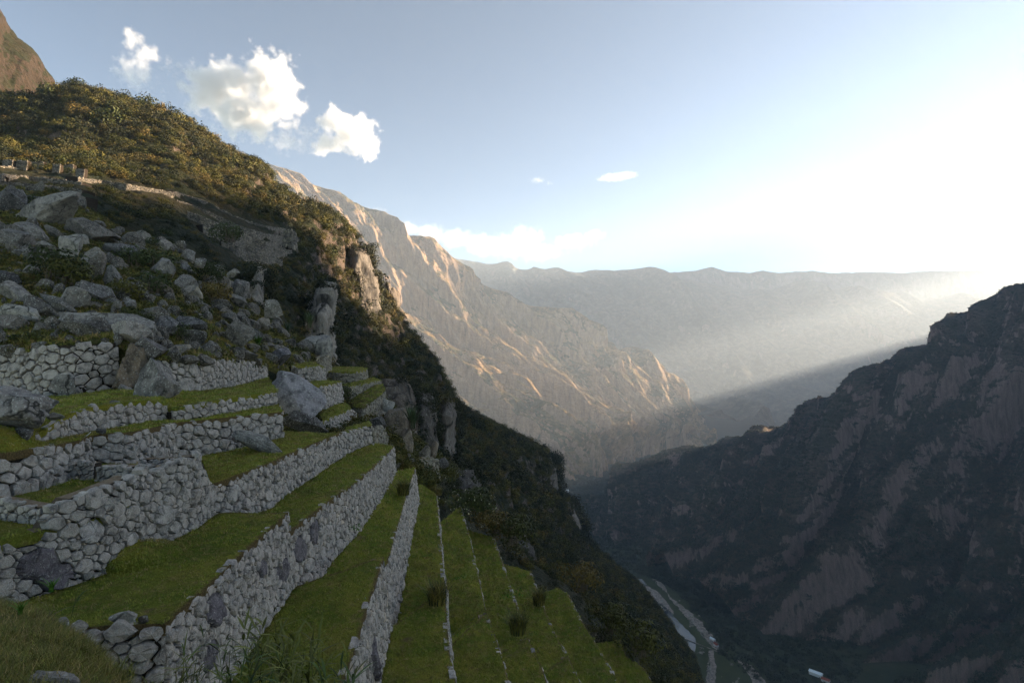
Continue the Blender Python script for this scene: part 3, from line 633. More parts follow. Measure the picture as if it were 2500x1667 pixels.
# ---- the lawns between them
def foot(k): return WALLS[k][1]
def lip(k): return WALLS[k][0]
cat_ = lambda *a: np.concatenate([np.array([tuple(p) for p in x]) for x in a])
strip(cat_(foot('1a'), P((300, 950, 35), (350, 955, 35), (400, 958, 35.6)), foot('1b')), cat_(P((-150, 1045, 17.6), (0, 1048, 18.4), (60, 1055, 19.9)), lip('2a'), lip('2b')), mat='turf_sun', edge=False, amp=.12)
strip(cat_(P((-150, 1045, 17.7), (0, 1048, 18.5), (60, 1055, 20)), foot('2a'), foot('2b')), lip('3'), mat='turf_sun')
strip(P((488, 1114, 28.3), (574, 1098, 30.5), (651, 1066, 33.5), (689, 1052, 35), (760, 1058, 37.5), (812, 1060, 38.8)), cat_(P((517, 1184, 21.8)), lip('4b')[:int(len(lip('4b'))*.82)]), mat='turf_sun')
strip(P((-60, 1222, 18), (0, 1208, 18.2), (77, 1188, 19.3), (134, 1167, 20.7), (240, 1172, 20.4), (330, 1172, 20.2), (370, 1150, 21.2), (430, 1148, 21.9), (470, 1150, 22)), cat_(P((-160, 1345, 12.2)), lip('4a')[:int(len(lip('4a'))*.9)]*np.array([1, 1, 0])+np.array([0, 0, -4.13])), mat='turf', edge=False)
strip(P((-60, 1145, 17.5), (0, 1150, 17.8), (60, 1140, 19.2), (134, 1137, 20.8), (245, 1131, 22.5), (329, 1131, 23.6), (421, 1125, 27), (490, 1116, 28.4)), P((-60, 1200, 17.8), (0, 1190, 18.2), (60, 1180, 19.2), (134, 1166, 20.6), (245, 1162, 21.3), (329, 1162, 21.6), (421, 1158, 21.7), (490, 1150, 22)), mat='turf', edge=False)
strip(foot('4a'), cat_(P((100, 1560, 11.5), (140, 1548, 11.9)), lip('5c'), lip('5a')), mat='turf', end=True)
strip(foot('4b'), lip('5b'), mat='turf')
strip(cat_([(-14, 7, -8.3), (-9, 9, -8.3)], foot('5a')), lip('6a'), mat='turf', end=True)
strip(foot('5b'), lip('6b'), mat='turf')
def far(k, y): return foot(k)
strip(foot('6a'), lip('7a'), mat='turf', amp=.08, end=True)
strip(cat_(foot('6b'), P((1021, 1180, 54))), lip('7b'), mat='turf', amp=.08)
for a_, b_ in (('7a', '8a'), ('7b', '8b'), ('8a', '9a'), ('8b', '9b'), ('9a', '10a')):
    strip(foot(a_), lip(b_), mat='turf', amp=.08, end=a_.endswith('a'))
strip(foot('9b'), lip('10b'), mat='turf', amp=.08)
for p_, q_ in (('6', '7'), ('7', '8'), ('8', '9'), ('9', '10')):       # grassy risers where each strip steps down
    strip([foot(p_+'a')[-1], lip(q_+'a')[-1]], [foot(p_+'b')[0], lip(q_+'b')[0]], mat='turf', edge=False, dens=.5, nu=14)
strip(P((270, 836, 35.3), (300, 848, 35.4), (350, 862, 35.6), (412, 878, 35.9)), P((270, 962, 34.9), (300, 962, 34.9), (350, 965, 35), (412, 962, 35.6)), name='earth_bank', mat='slope_turf', edge=False, dens=.3)
f10 = cat_(foot('10a'), foot('10b')); strip(f10, lip('11'), mat='turf', amp=.08)
f11 = foot('11'); strip(f11[:int(len(f11)*.8)], lip('12'), mat='turf', amp=.08)
# lawns of the bastions
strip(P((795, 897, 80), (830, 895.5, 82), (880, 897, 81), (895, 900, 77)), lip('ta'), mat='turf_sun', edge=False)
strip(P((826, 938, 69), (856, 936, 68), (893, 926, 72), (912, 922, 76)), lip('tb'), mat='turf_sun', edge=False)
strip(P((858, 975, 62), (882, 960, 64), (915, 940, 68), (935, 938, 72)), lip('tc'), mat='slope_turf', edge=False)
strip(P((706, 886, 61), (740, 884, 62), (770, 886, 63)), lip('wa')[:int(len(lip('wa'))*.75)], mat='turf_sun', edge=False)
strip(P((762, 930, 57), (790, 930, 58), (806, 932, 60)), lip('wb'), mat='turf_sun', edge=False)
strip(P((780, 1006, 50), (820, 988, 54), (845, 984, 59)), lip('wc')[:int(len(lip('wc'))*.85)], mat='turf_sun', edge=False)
strip(P((848, 1044, 43.5), (876, 1036, 46), (900, 1030, 49)), P((842, 1056, 39.6), (868, 1047, 41.1), (906, 1039, 42.9)), mat='turf', edge=False)

# ---- rocky slopes
def slope(name, rows, nu, nv, mat, amp, rowpar=None, dens=.35):
    G = loft(rows, nu, nv, rowpar); n = fbm(G.reshape(-1, 3)*.35+9, 4)*amp + fbm(G.reshape(-1, 3)*1.6+2, 3)*amp*.25
    t = np.minimum(1, np.minimum(np.arange(nv), nv-1-np.arange(nv))/6)[:, None]
    G[:, :, 2] += n.reshape(nv, nu)*t
    me = mesh_from(name, G.reshape(-1, 3), grid_faces(nu, nv), M[mat]); attr(me, 'edge', np.zeros(nu*nv)); obj(name, me, kind='structure')
    GRASSY.append((G, dens, mat, None)); return G
r0 = [(-300, 430, 95), (0, 455, 94), (130, 462, 92), (210, 505, 90), (300, 565, 88), (420, 595, 87), (480, 650, 86), (540, 662, 85), (600, 722, 86), (640, 760, 86), (700, 800, 84), (760, 850, 82), (800, 880, 80)]
r1 = [(-300, 560, 62), (0, 570, 60), (150, 600, 60), (300, 645, 60), (420, 695, 60), (520, 745, 62), (600, 795, 64), (680, 835, 66), (760, 880, 70)]
r2 = [(-300, 700, 46), (0, 700, 45), (150, 710, 45), (300, 735, 46), (420, 775, 46), (520, 805, 48), (600, 832, 52), (700, 868, 58), (770, 895, 66)]
r3 = [(-300, 800, 38), (0, 800, 37.5), (115, 800, 37), (290, 800, 38.5), (400, 848, 39), (520, 854, 43), (600, 860, 48), (680, 880, 56), (740, 900, 62)]
r4 = [(-300, 866, 34), (0, 857, 34), (115, 843, 33.1), (287, 834, 35.1), (400, 878, 35.6), (478, 876, 38.1), (574, 877, 44.1), (650, 886, 52.1), (740, 925, 58)]
GS = slope('rocky_slope', [r0, r1, r2, r3, r4, [(x, y+16, d) for x, y, d in r4]], 170, 130, 'slope_turf', .55, [0, .4, .7, .86, .97, 1])
q0 = [(690, 860, 84), (760, 880, 88), (840, 905, 90), (900, 935, 88), (950, 990, 84), (1000, 1060, 78), (1075, 1125, 72)]
q1 = [(690, 925, 60), (760, 950, 60), (840, 962, 67), (890, 990, 66), (940, 1030, 62), (980, 1085, 60), (1070, 1165, 62)]
q2 = [(690, 1010, 44), (760, 1032, 46), (830, 1032, 52), (880, 1050, 50), (935, 1075, 49), (970, 1115, 50), (1060, 1200, 56)]
q3 = [(690, 1060, 39), (760, 1075, 41), (830, 1066, 45), (880, 1075, 46), (935, 1100, 48), (970, 1150, 52), (1060, 1215, 55)]
GS2 = slope('rocky_slope', [q0, q1, q2, q3], 70, 60, 'slope_turf', .35)
# knoll the picture is taken from
k0 = [(-500, 1520, 8.5), (-200, 1500, 8), (0, 1495, 7.6), (90, 1530, 7.6), (160, 1595, 7.2), (235, 1650, 6.8), (290, 1695, 6.2), (350, 1745, 5.4), (480, 1820, 4.6), (800, 1850, 3.6)]
kb = [(-700, 2600, 8.8), (-200, 2600, 8.4), (0, 2600, 8.2), (235, 2600, 7.6), (380, 2700, 6.6), (520, 2800, 5.6), (800, 2900, 4.4)]
k1 = [(-700, 1640, 5), (-200, 1620, 4.8), (0, 1615, 4.8), (100, 1640, 4.6), (200, 1700, 4.4), (320, 1780, 4.2), (480, 1820, 3.6), (760, 1950, 3)]
k2 = [(-900, 2100, 2.4), (0, 2100, 2.4), (300, 2150, 2.4), (800, 2300, 2.2)]
GK = slope('grassy_knoll', [kb, k0, k1, k2], 120, 90, 'slope_turf', .16, [0, .3, .7, 1], dens=0)

# ------------------------------------------------------------------ boulders
def tree_of(G):
    nv, nu = G.shape[:2]
    return BVHTree.FromPolygons([tuple(p) for p in G.reshape(-1, 3)], [tuple(f) for f in grid_faces(nu, nv).tolist()])
TS = tree_of(GS); TS2 = tree_of(GS2); TH = tree_of(GH); TK = tree_of(GK)
def cast(x, y, trees):
    d = un(x, y, 1.0).normalized(); best = None
    for t in trees:
        h = t.ray_cast(Vector((0, 0, 0)), d)
        if h[0] is not None and (best is None or h[3] < best[1]): best = (h[0], h[3])
    return best[0] if best else None
_ico = {}
def ico(n):
    if n not in _ico:
        b = bmesh.new(); bmesh.ops.create_icosphere(b, subdivisions=n, radius=1.0)
        _ico[n] = (np.array([v.co[:] for v in b.verts]), [tuple(v.index for v in f.verts) for f in b.faces]); b.free()
    return _ico[n]
def rock_mesh(dims, tilt, seed, cuts=9, rough=.05, sub=4, mat='rock'):
    rnd = np.random.default_rng(seed); V, Fc = ico(sub); V = V.copy()
    V = np.sign(V)*np.abs(V)**.8
    for _ in range(cuts):
        n = rnd.normal(size=3); n /= np.linalg.norm(n); h = rnd.uniform(.46, .84)
        V -= np.maximum(0, V@n-h)[:, None]*n*.97
    V *= (1+fbm(V*1.3+seed, 3)*rough*3.4+ridged(V*2.2+seed, 3)*rough*1.3+fbm(V*5+seed, 3)*rough)[:, None]
    V -= (V.max(0)+V.min(0))/2; V /= (V.max(0)-V.min(0))/2
    V = V*np.array(dims)/2
    a = R(tilt); c, s = math.cos(a), math.sin(a)
    x = V[:, 0]*c+V[:, 2]*s; z = -V[:, 0]*s+V[:, 2]*c; V[:, 0] = x; V[:, 2] = z
    me = mesh_from('boulder', V, Fc, M[mat]); me.set_sharp_from_angle(angle=R(24)); return me, V
nb = [0]
def boulder(x0, y0, x1, y1, label, mat='rock', tilt=0, ratio=None, d=None, cuts=9, sub=None, group='boulders tumbled down the slope', name='boulder', thick=.8, trees=None, sink=.12, rough=.05):
    nb[0] += 1; cx, cy = (x0+x1)/2, (y0+y1)/2
    if d is None:
        h = cast(cx, y1-(y1-y0)*sink, trees or [TS, TS2]); d = h.y if h else 45
    Wd, Hd = (x1-x0)*d/F, (y1-y0)*d/F
    if tilt and ratio:
        a = abs(R(tilt)); L = Wd/math.sqrt(math.cos(a)**2+(math.sin(a)/ratio)**2); dims = (L, L/ratio*1.15, L/ratio)
    else: dims = (Wd, max(Wd, Hd)*thick*.8, Hd*1.06)
    sub = sub or (4 if (x1-x0) > 34 else 3)
    me, V = rock_mesh(dims, tilt, nb[0]*3+1, cuts, rough, sub, mat)
    o = obj(name, me, label=label, cat='boulder', group=group)
    p = un(cx, cy, d); o.location = (p.x, p.y+dims[1]*.15, p.z)
    return o
# ---- old masonry on the dark hill
def hwall(key, label, pts, h, mean, k=0, name='hillside_wall', off=5.0, parts=0, lift=0.):
    tp = []
    for x, y in pts:
        q = cast(x, y, [TH]); d = (q.y if q else 120)-off-k*1.1
        tp.append(un(x, y, d))
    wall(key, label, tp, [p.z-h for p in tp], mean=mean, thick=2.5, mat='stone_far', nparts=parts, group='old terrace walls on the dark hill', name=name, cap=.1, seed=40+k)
hp = [(424, 466), (480, 484), (520, 500), (575, 527), (640, 550), (690, 557), (722, 563)]
for k in range(5):
    y = k*19; a = [(424, 466), (410, 470), (440, 480), (490, 500), (530, 540)][k][0]; b = [722, 728, 712, 700, 690][k]
    pts = [(x, np.interp(x, [p[0] for p in hp], [p[1] for p in hp])+y) for x in np.linspace([424, 432, 458, 495, 540][k], b, 9)]
    hwall('h%d' % k, ['topmost long wall of the old hillside terraces', 'second wall down of the old hillside terraces', 'middle wall of the old hillside terraces', 'fourth wall down of the old hillside terraces', 'lowest wall of the old hillside terraces, broken lower edge'][k], pts, 2.3, .40, k)
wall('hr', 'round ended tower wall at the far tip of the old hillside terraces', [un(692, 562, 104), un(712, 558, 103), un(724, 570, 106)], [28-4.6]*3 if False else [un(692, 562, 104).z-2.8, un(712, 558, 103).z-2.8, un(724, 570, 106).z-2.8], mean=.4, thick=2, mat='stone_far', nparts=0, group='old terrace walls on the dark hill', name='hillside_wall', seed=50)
hwall('hu', 'thin curving wall along the hill above the dark shrubs', [(190, 432), (250, 440), (310, 449), (370, 460), (424, 468)], 1.8, .40, 1)
for k, (y, lab) in enumerate(((404, 'upper wall with square battlements at the picture edge'), (424, 'wall below the battlements at the picture edge'), (442, 'third wall below the battlements, cracked'), (458, 'lowest wall below the battlements, above the cave boulder'))):
    hwall('g%d' % k, lab, [(-40, y-3), (0, y), (70, y+6), (130, y+11), (200, y+20)], 1.9, .40, k)
for k, (x, y, s, lab) in enumerate(((19, 397, 24, 'square battlement block cut into the upper wall, nearest the picture edge'), (54, 399, 26, 'second square battlement block from the picture edge'), (92, 402, 28, 'widest square battlement block'), (138, 408, 18, 'low worn battlement block'), (168, 408, 22, 'tall battlement block, last but one'), (196, 418, 20, 'rounded last battlement block'))):
    q = cast(x, y+10, [TH]); d = q.y-2.3 if q else 100
    p = un(x, y, d); w_, h_ = s*d/F/2, 13*d/F
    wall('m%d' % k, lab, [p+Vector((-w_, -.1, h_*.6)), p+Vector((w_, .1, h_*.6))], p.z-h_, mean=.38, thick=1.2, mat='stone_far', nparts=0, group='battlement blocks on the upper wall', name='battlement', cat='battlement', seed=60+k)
# ---- every boulder, traced one by one (numbers in a 2.6133x enlargement starting at row 400)
BL = [
 (-30, 150, 150, 330, 'hollowed dark boulder with a cave mouth at the upper end of the slope', 'rock_dark', 0, None),
 (110, 185, 340, 300, 'dark flat boulder behind the huge overhanging slab', 'rock_dark', 8, 2.6),
 (60, 215, 545, 405, 'huge overhanging slab with its pale tip pointing to the shrubs', 'rock', -18, 2.6),
 (395, 350, 745, 520, 'massive dark boulder splashed with white lichen on the upper slope', 'rock_dark', 6, None),
 (60, 370, 320, 515, 'broad grey boulder directly below the overhanging slab', 'rock', 15, 2.0),
 (-60, 410, 150, 560, 'rounded grey boulder cut by the picture edge, below the cave boulder', 'rock', 10, None),
 (270, 385, 410, 490, 'slim diagonal grey block wedged below the overhanging slab', 'rock', 35, 3.0),
 (478, 448, 560, 525, 'small rounded pale rock under the massive lichen boulder', 'rock_pale', 0, None),
 (383, 452, 535, 645, 'upright block with a pale broken lower face', 'rock_pale', -8, None),
 (215, 478, 392, 592, 'lichen spotted rock just left of the upright pale faced block', 'rock', 10, 2.2),
 (78, 538, 202, 602, 'small flat lichen rock on the grass below the rounded edge boulder', 'rock', 0, None),
 (842, 426, 944, 512, 'rounded light rock at the edge of the dark shrubs', 'rock_pale', 0, None),
 (628, 498, 882, 606, 'dark smooth wedge boulder left of the shrubs', 'rock_dark', 10, 2.4),
 (508, 528, 645, 752, 'tall leaning lichen boulder in the middle of the slope', 'rock', 12, None),
 (962, 478, 1092, 562, 'rounded grey boulder below the shrub edge', 'rock', 0, None),
 (1115, 488, 1182, 540, 'small knobbly rock at the top of the rocky spur', 'rock', 0, None),
 (1150, 545, 1240, 640, 'grey rock on the spur under the knobbly rock', 'rock', 15, None),
 (138, 642, 240, 712, 'small rounded rock above the green bushes', 'rock', 0, None),
 (-40, 650, 115, 800, 'dark leaning slab at the picture edge above the pale wedge', 'rock_dark', 30, 2.2),
 (640, 645, 770, 790, 'white mottled rock at the foot of the tall leaning boulder', 'rock_pale', 0, None),
 (940, 594, 1112, 732, 'big rounded boulder with a shrub hanging over its side', 'rock', 5, None),
 (1130, 628, 1235, 712, 'blocky rock right of the big rounded boulder', 'rock', -5, None),
 (1062, 702, 1235, 812, 'lichen rock above a split boulder in the spur', 'rock', 0, None),
 (1138, 768, 1285, 868, 'split boulder with a pale broken face', 'rock_pale', 15, None),
 (1228, 598, 1312, 664, 'small flat topped rock high on the spur', 'rock', 0, None),
 (1446, 664, 1530, 725, 'squared block standing on the spur near the gully', 'rock_pale', 0, None),
 (1384, 720, 1472, 806, 'squared block one step below the topmost squared block', 'rock', 0, None),
 (1468, 735, 1582, 880, 'upright rock on the spur next to the dark cliff', 'rock', -10, None),
 (1452, 785, 1565, 950, 'sharp leaning rock in front of the upright spur rock', 'rock', 28, 1.9),
 (1000, 720, 1102, 880, 'brown leaning rock half hidden by the hanging shrub', 'rock_brown', 35, 2.0),
 (-60, 735, 195, 885, 'pale wedge shaped boulder at the picture edge', 'rock', 22, 2.4),
 (100, 828, 305, 980, 'tilted grey slab leaning on the pale wedge', 'rock', 30, 2.2),
 (228, 815, 470, 965, 'long light slab sloping down between two grey boulders', 'rock_pale', 30, 3.0),
 (362, 780, 545, 945, 'rounded rectangular boulder with a lichen face', 'rock', 20, None),
 (490, 752, 706, 885, 'smooth oval dark boulder resting on two others', 'rock_dark', 15, 1.9),
 (776, 738, 955, 900, 'lichen crusted rock beside the bushy clump', 'rock', 35, 1.8),
 (556, 878, 648, 935, 'small pale stone under the oval boulder', 'rock_pale', 0, None),
 (770, 860, 862, 945, 'grey rock behind the long central slab', 'rock', 0, None),
 (-40, 885, 290, 1025, 'long flat light slab at the picture edge', 'rock_pale', 14, 3.2),
 (-30, 962, 182, 1058, 'dark humped boulder lying on the upper lawn', 'rock_dark', 6, None),
 (378, 992, 662, 1110, 'angular boulder with one pale flat facet on the upper lawn', 'rock', 12, 2.4),
 (385, 912, 965, 1095, 'long dark central slab, the largest of the boulder field', 'rock', 14, 3.6),
 (676, 1000, 915, 1145, 'craggy boulder in front of the long central slab', 'rock', 10, None),
 (968, 972, 1125, 1105, 'rounded dark boulder at the end of the long central slab', 'rock_dark', 10, None),
 (1078, 960, 1318, 1075, 'smooth dark log shaped boulder lying across the slope', 'rock_dark', 8, 2.5),
 (1110, 1055, 1302, 1155, 'lichen rock below the log shaped boulder', 'rock', 8, None),
 (890, 920, 1010, 1000, 'grey rock with two dead sticks beside it', 'rock', 0, None),
 (1338, 896, 1465, 965, 'flat grey rock on the short grass of the spur', 'rock', 10, 2.0),
 (1400, 944, 1522, 1030, 'wedge rock right of the flat rock on the spur', 'rock', 15, None),
 (1678, 868, 1802, 982, 'round craggy boulder behind the spiky agave plants', 'rock', 0, None),
 (1608, 985, 1720, 1075, 'grey rock left of the upper agave', 'rock', -25, None),
 (1430, 1008, 1612, 1190, 'split boulder with a fresh pale underside', 'rock_pale', 5, None),
 (1566, 1062, 1700, 1145, 'sloping grey rock between the split boulder and the tall leaning one', 'rock', 15, None),
 (1688, 1095, 1855, 1375, 'tall craggy boulder leaning over the end of the blocky wall', 'rock_purple', -22, 1.7),
 (1456, 1182, 1652, 1258, 'flat lichen boulder perched on the wall top', 'rock_pale', 3, 2.4),
 (1306, 1128, 1382, 1222, 'small pointed stone standing on the wall ledge', 'rock', 0, None),
 (1042, 1150, 1215, 1215, 'row of low rubble above the blocky wall', 'rock', 0, None),
 (835, 1110, 1045, 1250, 'craggy dark boulder on top of the brown outcrop', 'rock_dark', 15, None),
 (1565, 1145, 1650, 1195, 'small lichen stone beside the bright fern', 'rock', 0, None),
 (960, 1070, 1030, 1140, 'small grey stone between the craggy boulder and the ledge', 'rock', 0, None),
]
for x0, y0, x1, y1, lab, mt, tl, ra in BL:
    k = 2.6133
    boulder(x0/k, 400+y0/k, x1/k, 400+y1/k, lab, mt, tl, ra, cuts=15, rough=.06)
def s3(x0, y0, x1, y1): k = 2.6133; return x0/k, 800+y0/k, x1/k, 800+y1/k
boulder(*s3(690, 90, 930, 450), 'brown fissured rock forming the near side of the outcrop', 'rock_brown', -6, None, d=34.6, thick=1.0, sub=5, rough=.08, group='outcrops built into the terraces', name='outcrop')
boulder(*s3(838, 200, 1105, 530), 'tall dark outcrop dividing the two upper walls', 'rock', 6, None, d=30.5, group='outcrops built into the terraces', name='outcrop', sub=5, cuts=14, thick=.8, rough=.08)
boulder(*s3(322, 300, 482, 448), 'triangular rock leaning on the wall of big fitted blocks', 'rock', 0, None, d=32.2, cuts=5, group='loose rocks lying on the ledges', thick=.5)
boulder(*s3(195, 88, 296, 172), 'pyramid shaped stone on top of the wall of big blocks', 'rock', 0, None, d=33.3, group='loose rocks lying on the ledges')
boulder(*s3(-180, 350, 272, 745), 'huge lichen covered boulder cut by the picture edge on the second ledge', 'rock', 20, 1.45, d=19.6, sub=5, cuts=10, thick=.9, rough=.07)
boulder(*s3(58, 640, 208, 735), 'broken lichen rock in the shade below the huge edge boulder', 'rock', 0, None, d=19.4, group='loose rocks lying on the ledges')
boulder(*s3(300, 540, 398, 590), 'flat stone lying on the grass near the huge edge boulder', 'rock_pale', 0, None, d=21, group='loose rocks lying on the ledges')
boulder(*s3(750, 358, 835, 425), 'angular stone at the foot of the brown fissured rock', 'rock', 0, None, d=33.8, group='loose rocks lying on the ledges')
boulder(*s3(660, 465, 758, 520), 'grey block loose on top of the tumbled wall', 'rock', 0, None, d=26, group='loose rocks lying on the ledges')
boulder(*s3(612, 640, 680, 678), 'block lying on the path by the rope barrier', 'rock', 0, None, d=22.6, group='loose rocks lying on the ledges')
boulder(566, 1058, 694, 1104, 'long pale slab leaning down from the wall onto the yellow lawn', 'rock_pale', 21, 3.3, d=29.2, cuts=8, sub=5, group='loose rocks lying on the ledges')
boulder(650, 914, 786, 1020, 'big smooth purple grey rock sloping between the terraces', 'rock_purple', 32, 1.7, d=44, sub=5, cuts=9, thick=1.0, group='outcrops built into the terraces', name='outcrop')
boulder(684, 1008, 800, 1060, 'dark slanting bedrock at the head of the yellow lawn', 'rock_dark', 20, 2.6, d=38.5, sub=5, cuts=8, group='outcrops built into the terraces', name='outcrop')
boulder(884, 1020, 944, 1058, 'dark boulders under the lowest bastion wall', 'rock_dark', -8, None, d=50, group='rocks at the cliff foot')
boulder(930, 976, 962, 1006, 'light grey boulder at the end of the lowest bastion', 'rock_pale', 10, None, d=60, group='rocks at the cliff foot')
boulder(936, 998, 1002, 1092, 'dark brown cliff block with a masonry rim', 'rock_brown', 4, None, d=58, sub=5, thick=1.0, group='rocks at the cliff foot')
boulder(978, 1050, 1012, 1130, 'narrow upright brown rock beside the cliff block', 'rock_brown', -8, None, d=57, group='rocks at the cliff foot')
boulder(1020, 1088, 1050, 1126, 'pale pointed rock above the rubble wall', 'rock_pale', 0, None, d=62, group='rocks at the cliff foot')
boulder(1052, 1078, 1068, 1118, 'thin pointed rock behind the rubble wall', 'rock_brown', 8, None, d=64, group='rocks at the cliff foot')
boulder(1072, 1118, 1096, 1142, 'small dark rock right of the rubble wall', 'rock_dark', 0, None, d=62, group='rocks at the cliff foot')
boulder(985, 1104, 1010, 1135, 'white stone at the tip of the straight wall', 'rock_pale', 0, None, d=54, group='rocks at the cliff foot')
boulder(728, 818, 812, 896, 'pale cliff foot rising behind the small walls', 'rock_pale', 0, None, d=76, sub=5, group='rocks at the cliff foot')
# small stones by the knoll
boulder(268, 1494, 328, 1528, 'white lichened stone on top of the dark end wall', 'rock_pale', -15, 1.8, d=12.1, group='stones on the end wall of the near lawn')
boulder(335, 1504, 360, 1526, 'small dark stone on the end wall beside the white one', 'rock_dark', 0, None, d=12.3, group='stones on the end wall of the near lawn')
boulder(162, 1517, 208, 1548, 'white spotted stone at the knoll end of the dark wall', 'rock_pale', 12, None, d=11.9, group='stones on the end wall of the near lawn')
boulder(140, 1508, 170, 1532, 'brown lichen stone half sunk in the knoll grass', 'rock', 0, None, d=11.5, group='stones on the end wall of the near lawn')
boulder(203, 1498, 236, 1516, 'flat dark stone on the near lawn', 'rock_dark', 0, None, d=13, group='stones on the end wall of the near lawn')
boulder(60, 1628, 194, 1740, 'rough lichen rock in the knoll grass at the bottom corner', 'rock', 10, 2.0, d=4.3, sub=5, cuts=10, rough=.09)
# cliffs standing out of the dark hill: buttresses with a streaked face and an edge that turns away
M['cliff_pale'] = mat_stone('pale_streaked_cliff', (.30, .26, .215), (.33, .26, .19), .4, False, .14)
M['cliff_dark'] = mat_stone('dark_streaked_cliff', (.12, .105, .09), (.18, .14, .105), .3, False, .12)
M['cliff_mid'] = mat_stone('tan_streaked_cliff', (.24, .20, .165), (.27, .21, .16), .4, False, .14)
for k_ in ('cliff_pale', 'cliff_dark', 'cliff_mid'):
    for nd in M[k_].node_tree.nodes:      # streaks run down the rock
        if nd.type == 'TEX_NOISE':
            vm_ = M[k_].node_tree.nodes.new('ShaderNodeVectorMath'); vm_.operation = 'MULTIPLY'; vm_.inputs[1].default_value = (1.6, 1.6, .35)
            src = nd.inputs['Vector'].links[0].from_socket; M[k_].node_tree.links.new(src, vm_.inputs[0]); M[k_].node_tree.links.new(vm_.outputs[0], nd.inputs['Vector'])
CLIFFS = []
def buttress(label, levels, d, mat, turn=.2, amp=1.0):
    """levels: (y, left x, right x, extra depth)"""
    cols = []
    for f, e in ((-.35, .16), (0, .035), (.25, .0), (.5, -.012), (.75, -.004), (1.0, .03), (1.06, turn)):
        cols.append([(xl+(xr-xl)*f, y, d*(1+e)+ex) for y, xl, xr, ex in levels])
    nu, nv = 90, 70
    G = loft(cols, nu, nv)            # runs down each column, then across
    N = grid_normals(G); sg = np.sign(-(N*G).sum(2).mean()); N = N*sg
    Pp = G.reshape(-1, 3); k = d/130
    D = (ridged(Pp/np.array([3.2, 3.2, 14.])/k, 4)*1.3+ridged(Pp/np.array([9., 9., 22.])/k+4, 3)*1.6-1)*amp*k
    G = G+N*D.reshape(nv, nu)[:, :, None]
    o = obj('rock_cliff', mesh_from('rock_cliff', G.reshape(-1, 3), grid_faces(nu, nv), M[mat]), label=label, cat='cliff', group='cliffs standing out of the dark hill', kind='thing'); CLIFFS.append(G); return G
buttress('tall pale streaked cliff edge below the golden spur', [(690, 798, 807, 9), (730, 786, 804, 5), (775, 768, 802, 1), (810, 748, 800, 0), (860, 742, 806, -3), (910, 740, 808, -6)], 122, 'cliff_pale', amp=1.5)
buttress('pale streaked rock face in the shrubby gully', [(655, 628, 642, 6), (690, 618, 640, 2), (730, 606, 638, 0), (770, 600, 640, -4)], 92, 'cliff_pale', amp=.7)
buttress('tall dark split cliff above the bare earth patch', [(960, 1014, 1044, 10), (1010, 1006, 1052, 3), (1080, 1000, 1056, 0), (1130, 990, 1062, -4), (1170, 985, 1060, -8)], 128, 'cliff_dark')
buttress('tan cliff pillar with a pale broken head beside the dark split cliff', [(985, 1082, 1100, 8), (1010, 1078, 1104, 4), (1050, 1080, 1098, 2), (1110, 1076, 1100, 0), (1150, 1070, 1105, -3)], 150, 'cliff_mid')
buttress('pale cliff block at the corner of the lower skyline', [(1118, 1318, 1342, 16), (1150, 1314, 1348, 8), (1200, 1316, 1350, 0), (1260, 1318, 1360, -8)], 430, 'cliff_mid')
buttress('grey cliff face below the lower skyline corner', [(1230, 1340, 1385, 10), (1270, 1345, 1402, 2), (1310, 1352, 1410, 0), (1340, 1360, 1418, -6)], 455, 'cliff_mid')
buttress('dark rock face among the trees of the lower ridge', [(1140, 1205, 1240, 8), (1190, 1200, 1256, 0), (1250, 1205, 1262, -6)], 280, 'cliff_dark')
buttress('dark streaked cliff band dropping behind the bastions', [(930, 905, 985, 10), (975, 900, 1000, 4), (1030, 905, 1010, 0), (1080, 915, 1015, -4)], 118, 'cliff_dark')
buttress('dark broken cliff over the white flowering bush', [(1150, 1100, 1150, 8), (1190, 1092, 1165, 3), (1240, 1100, 1172, 0), (1280, 1110, 1178, -3)], 92, 'cliff_dark')
buttress('dark gully cliff below the tree covered shoulder', [(1290, 1225, 1262, 8), (1340, 1222, 1290, 3), (1400, 1240, 1312, 0), (1440, 1260, 1330, -3)], 96, 'cliff_dark')
buttress('long dark cliff on the lower spine of the ridge', [(1200, 1270, 1310, 12), (1250, 1268, 1322, 4), (1320, 1280, 1335, 0), (1370, 1290, 1345, -4)], 330, 'cliff_dark')
buttress('crag below the golden spur with a bright rim', [(610, 842, 885, 8), (680, 835, 905, 3), (750, 838, 915, 0), (820, 845, 925, -4)], 262, 'cliff_dark')
boulder(910, 690, 974, 830, 'rounded dark rock tower on the skyline', 'cliff_dark', 0, None, d=318, group='cliffs standing out of the dark hill', name='rock_cliff', sub=5, cuts=16, thick=1.0, rough=.09)
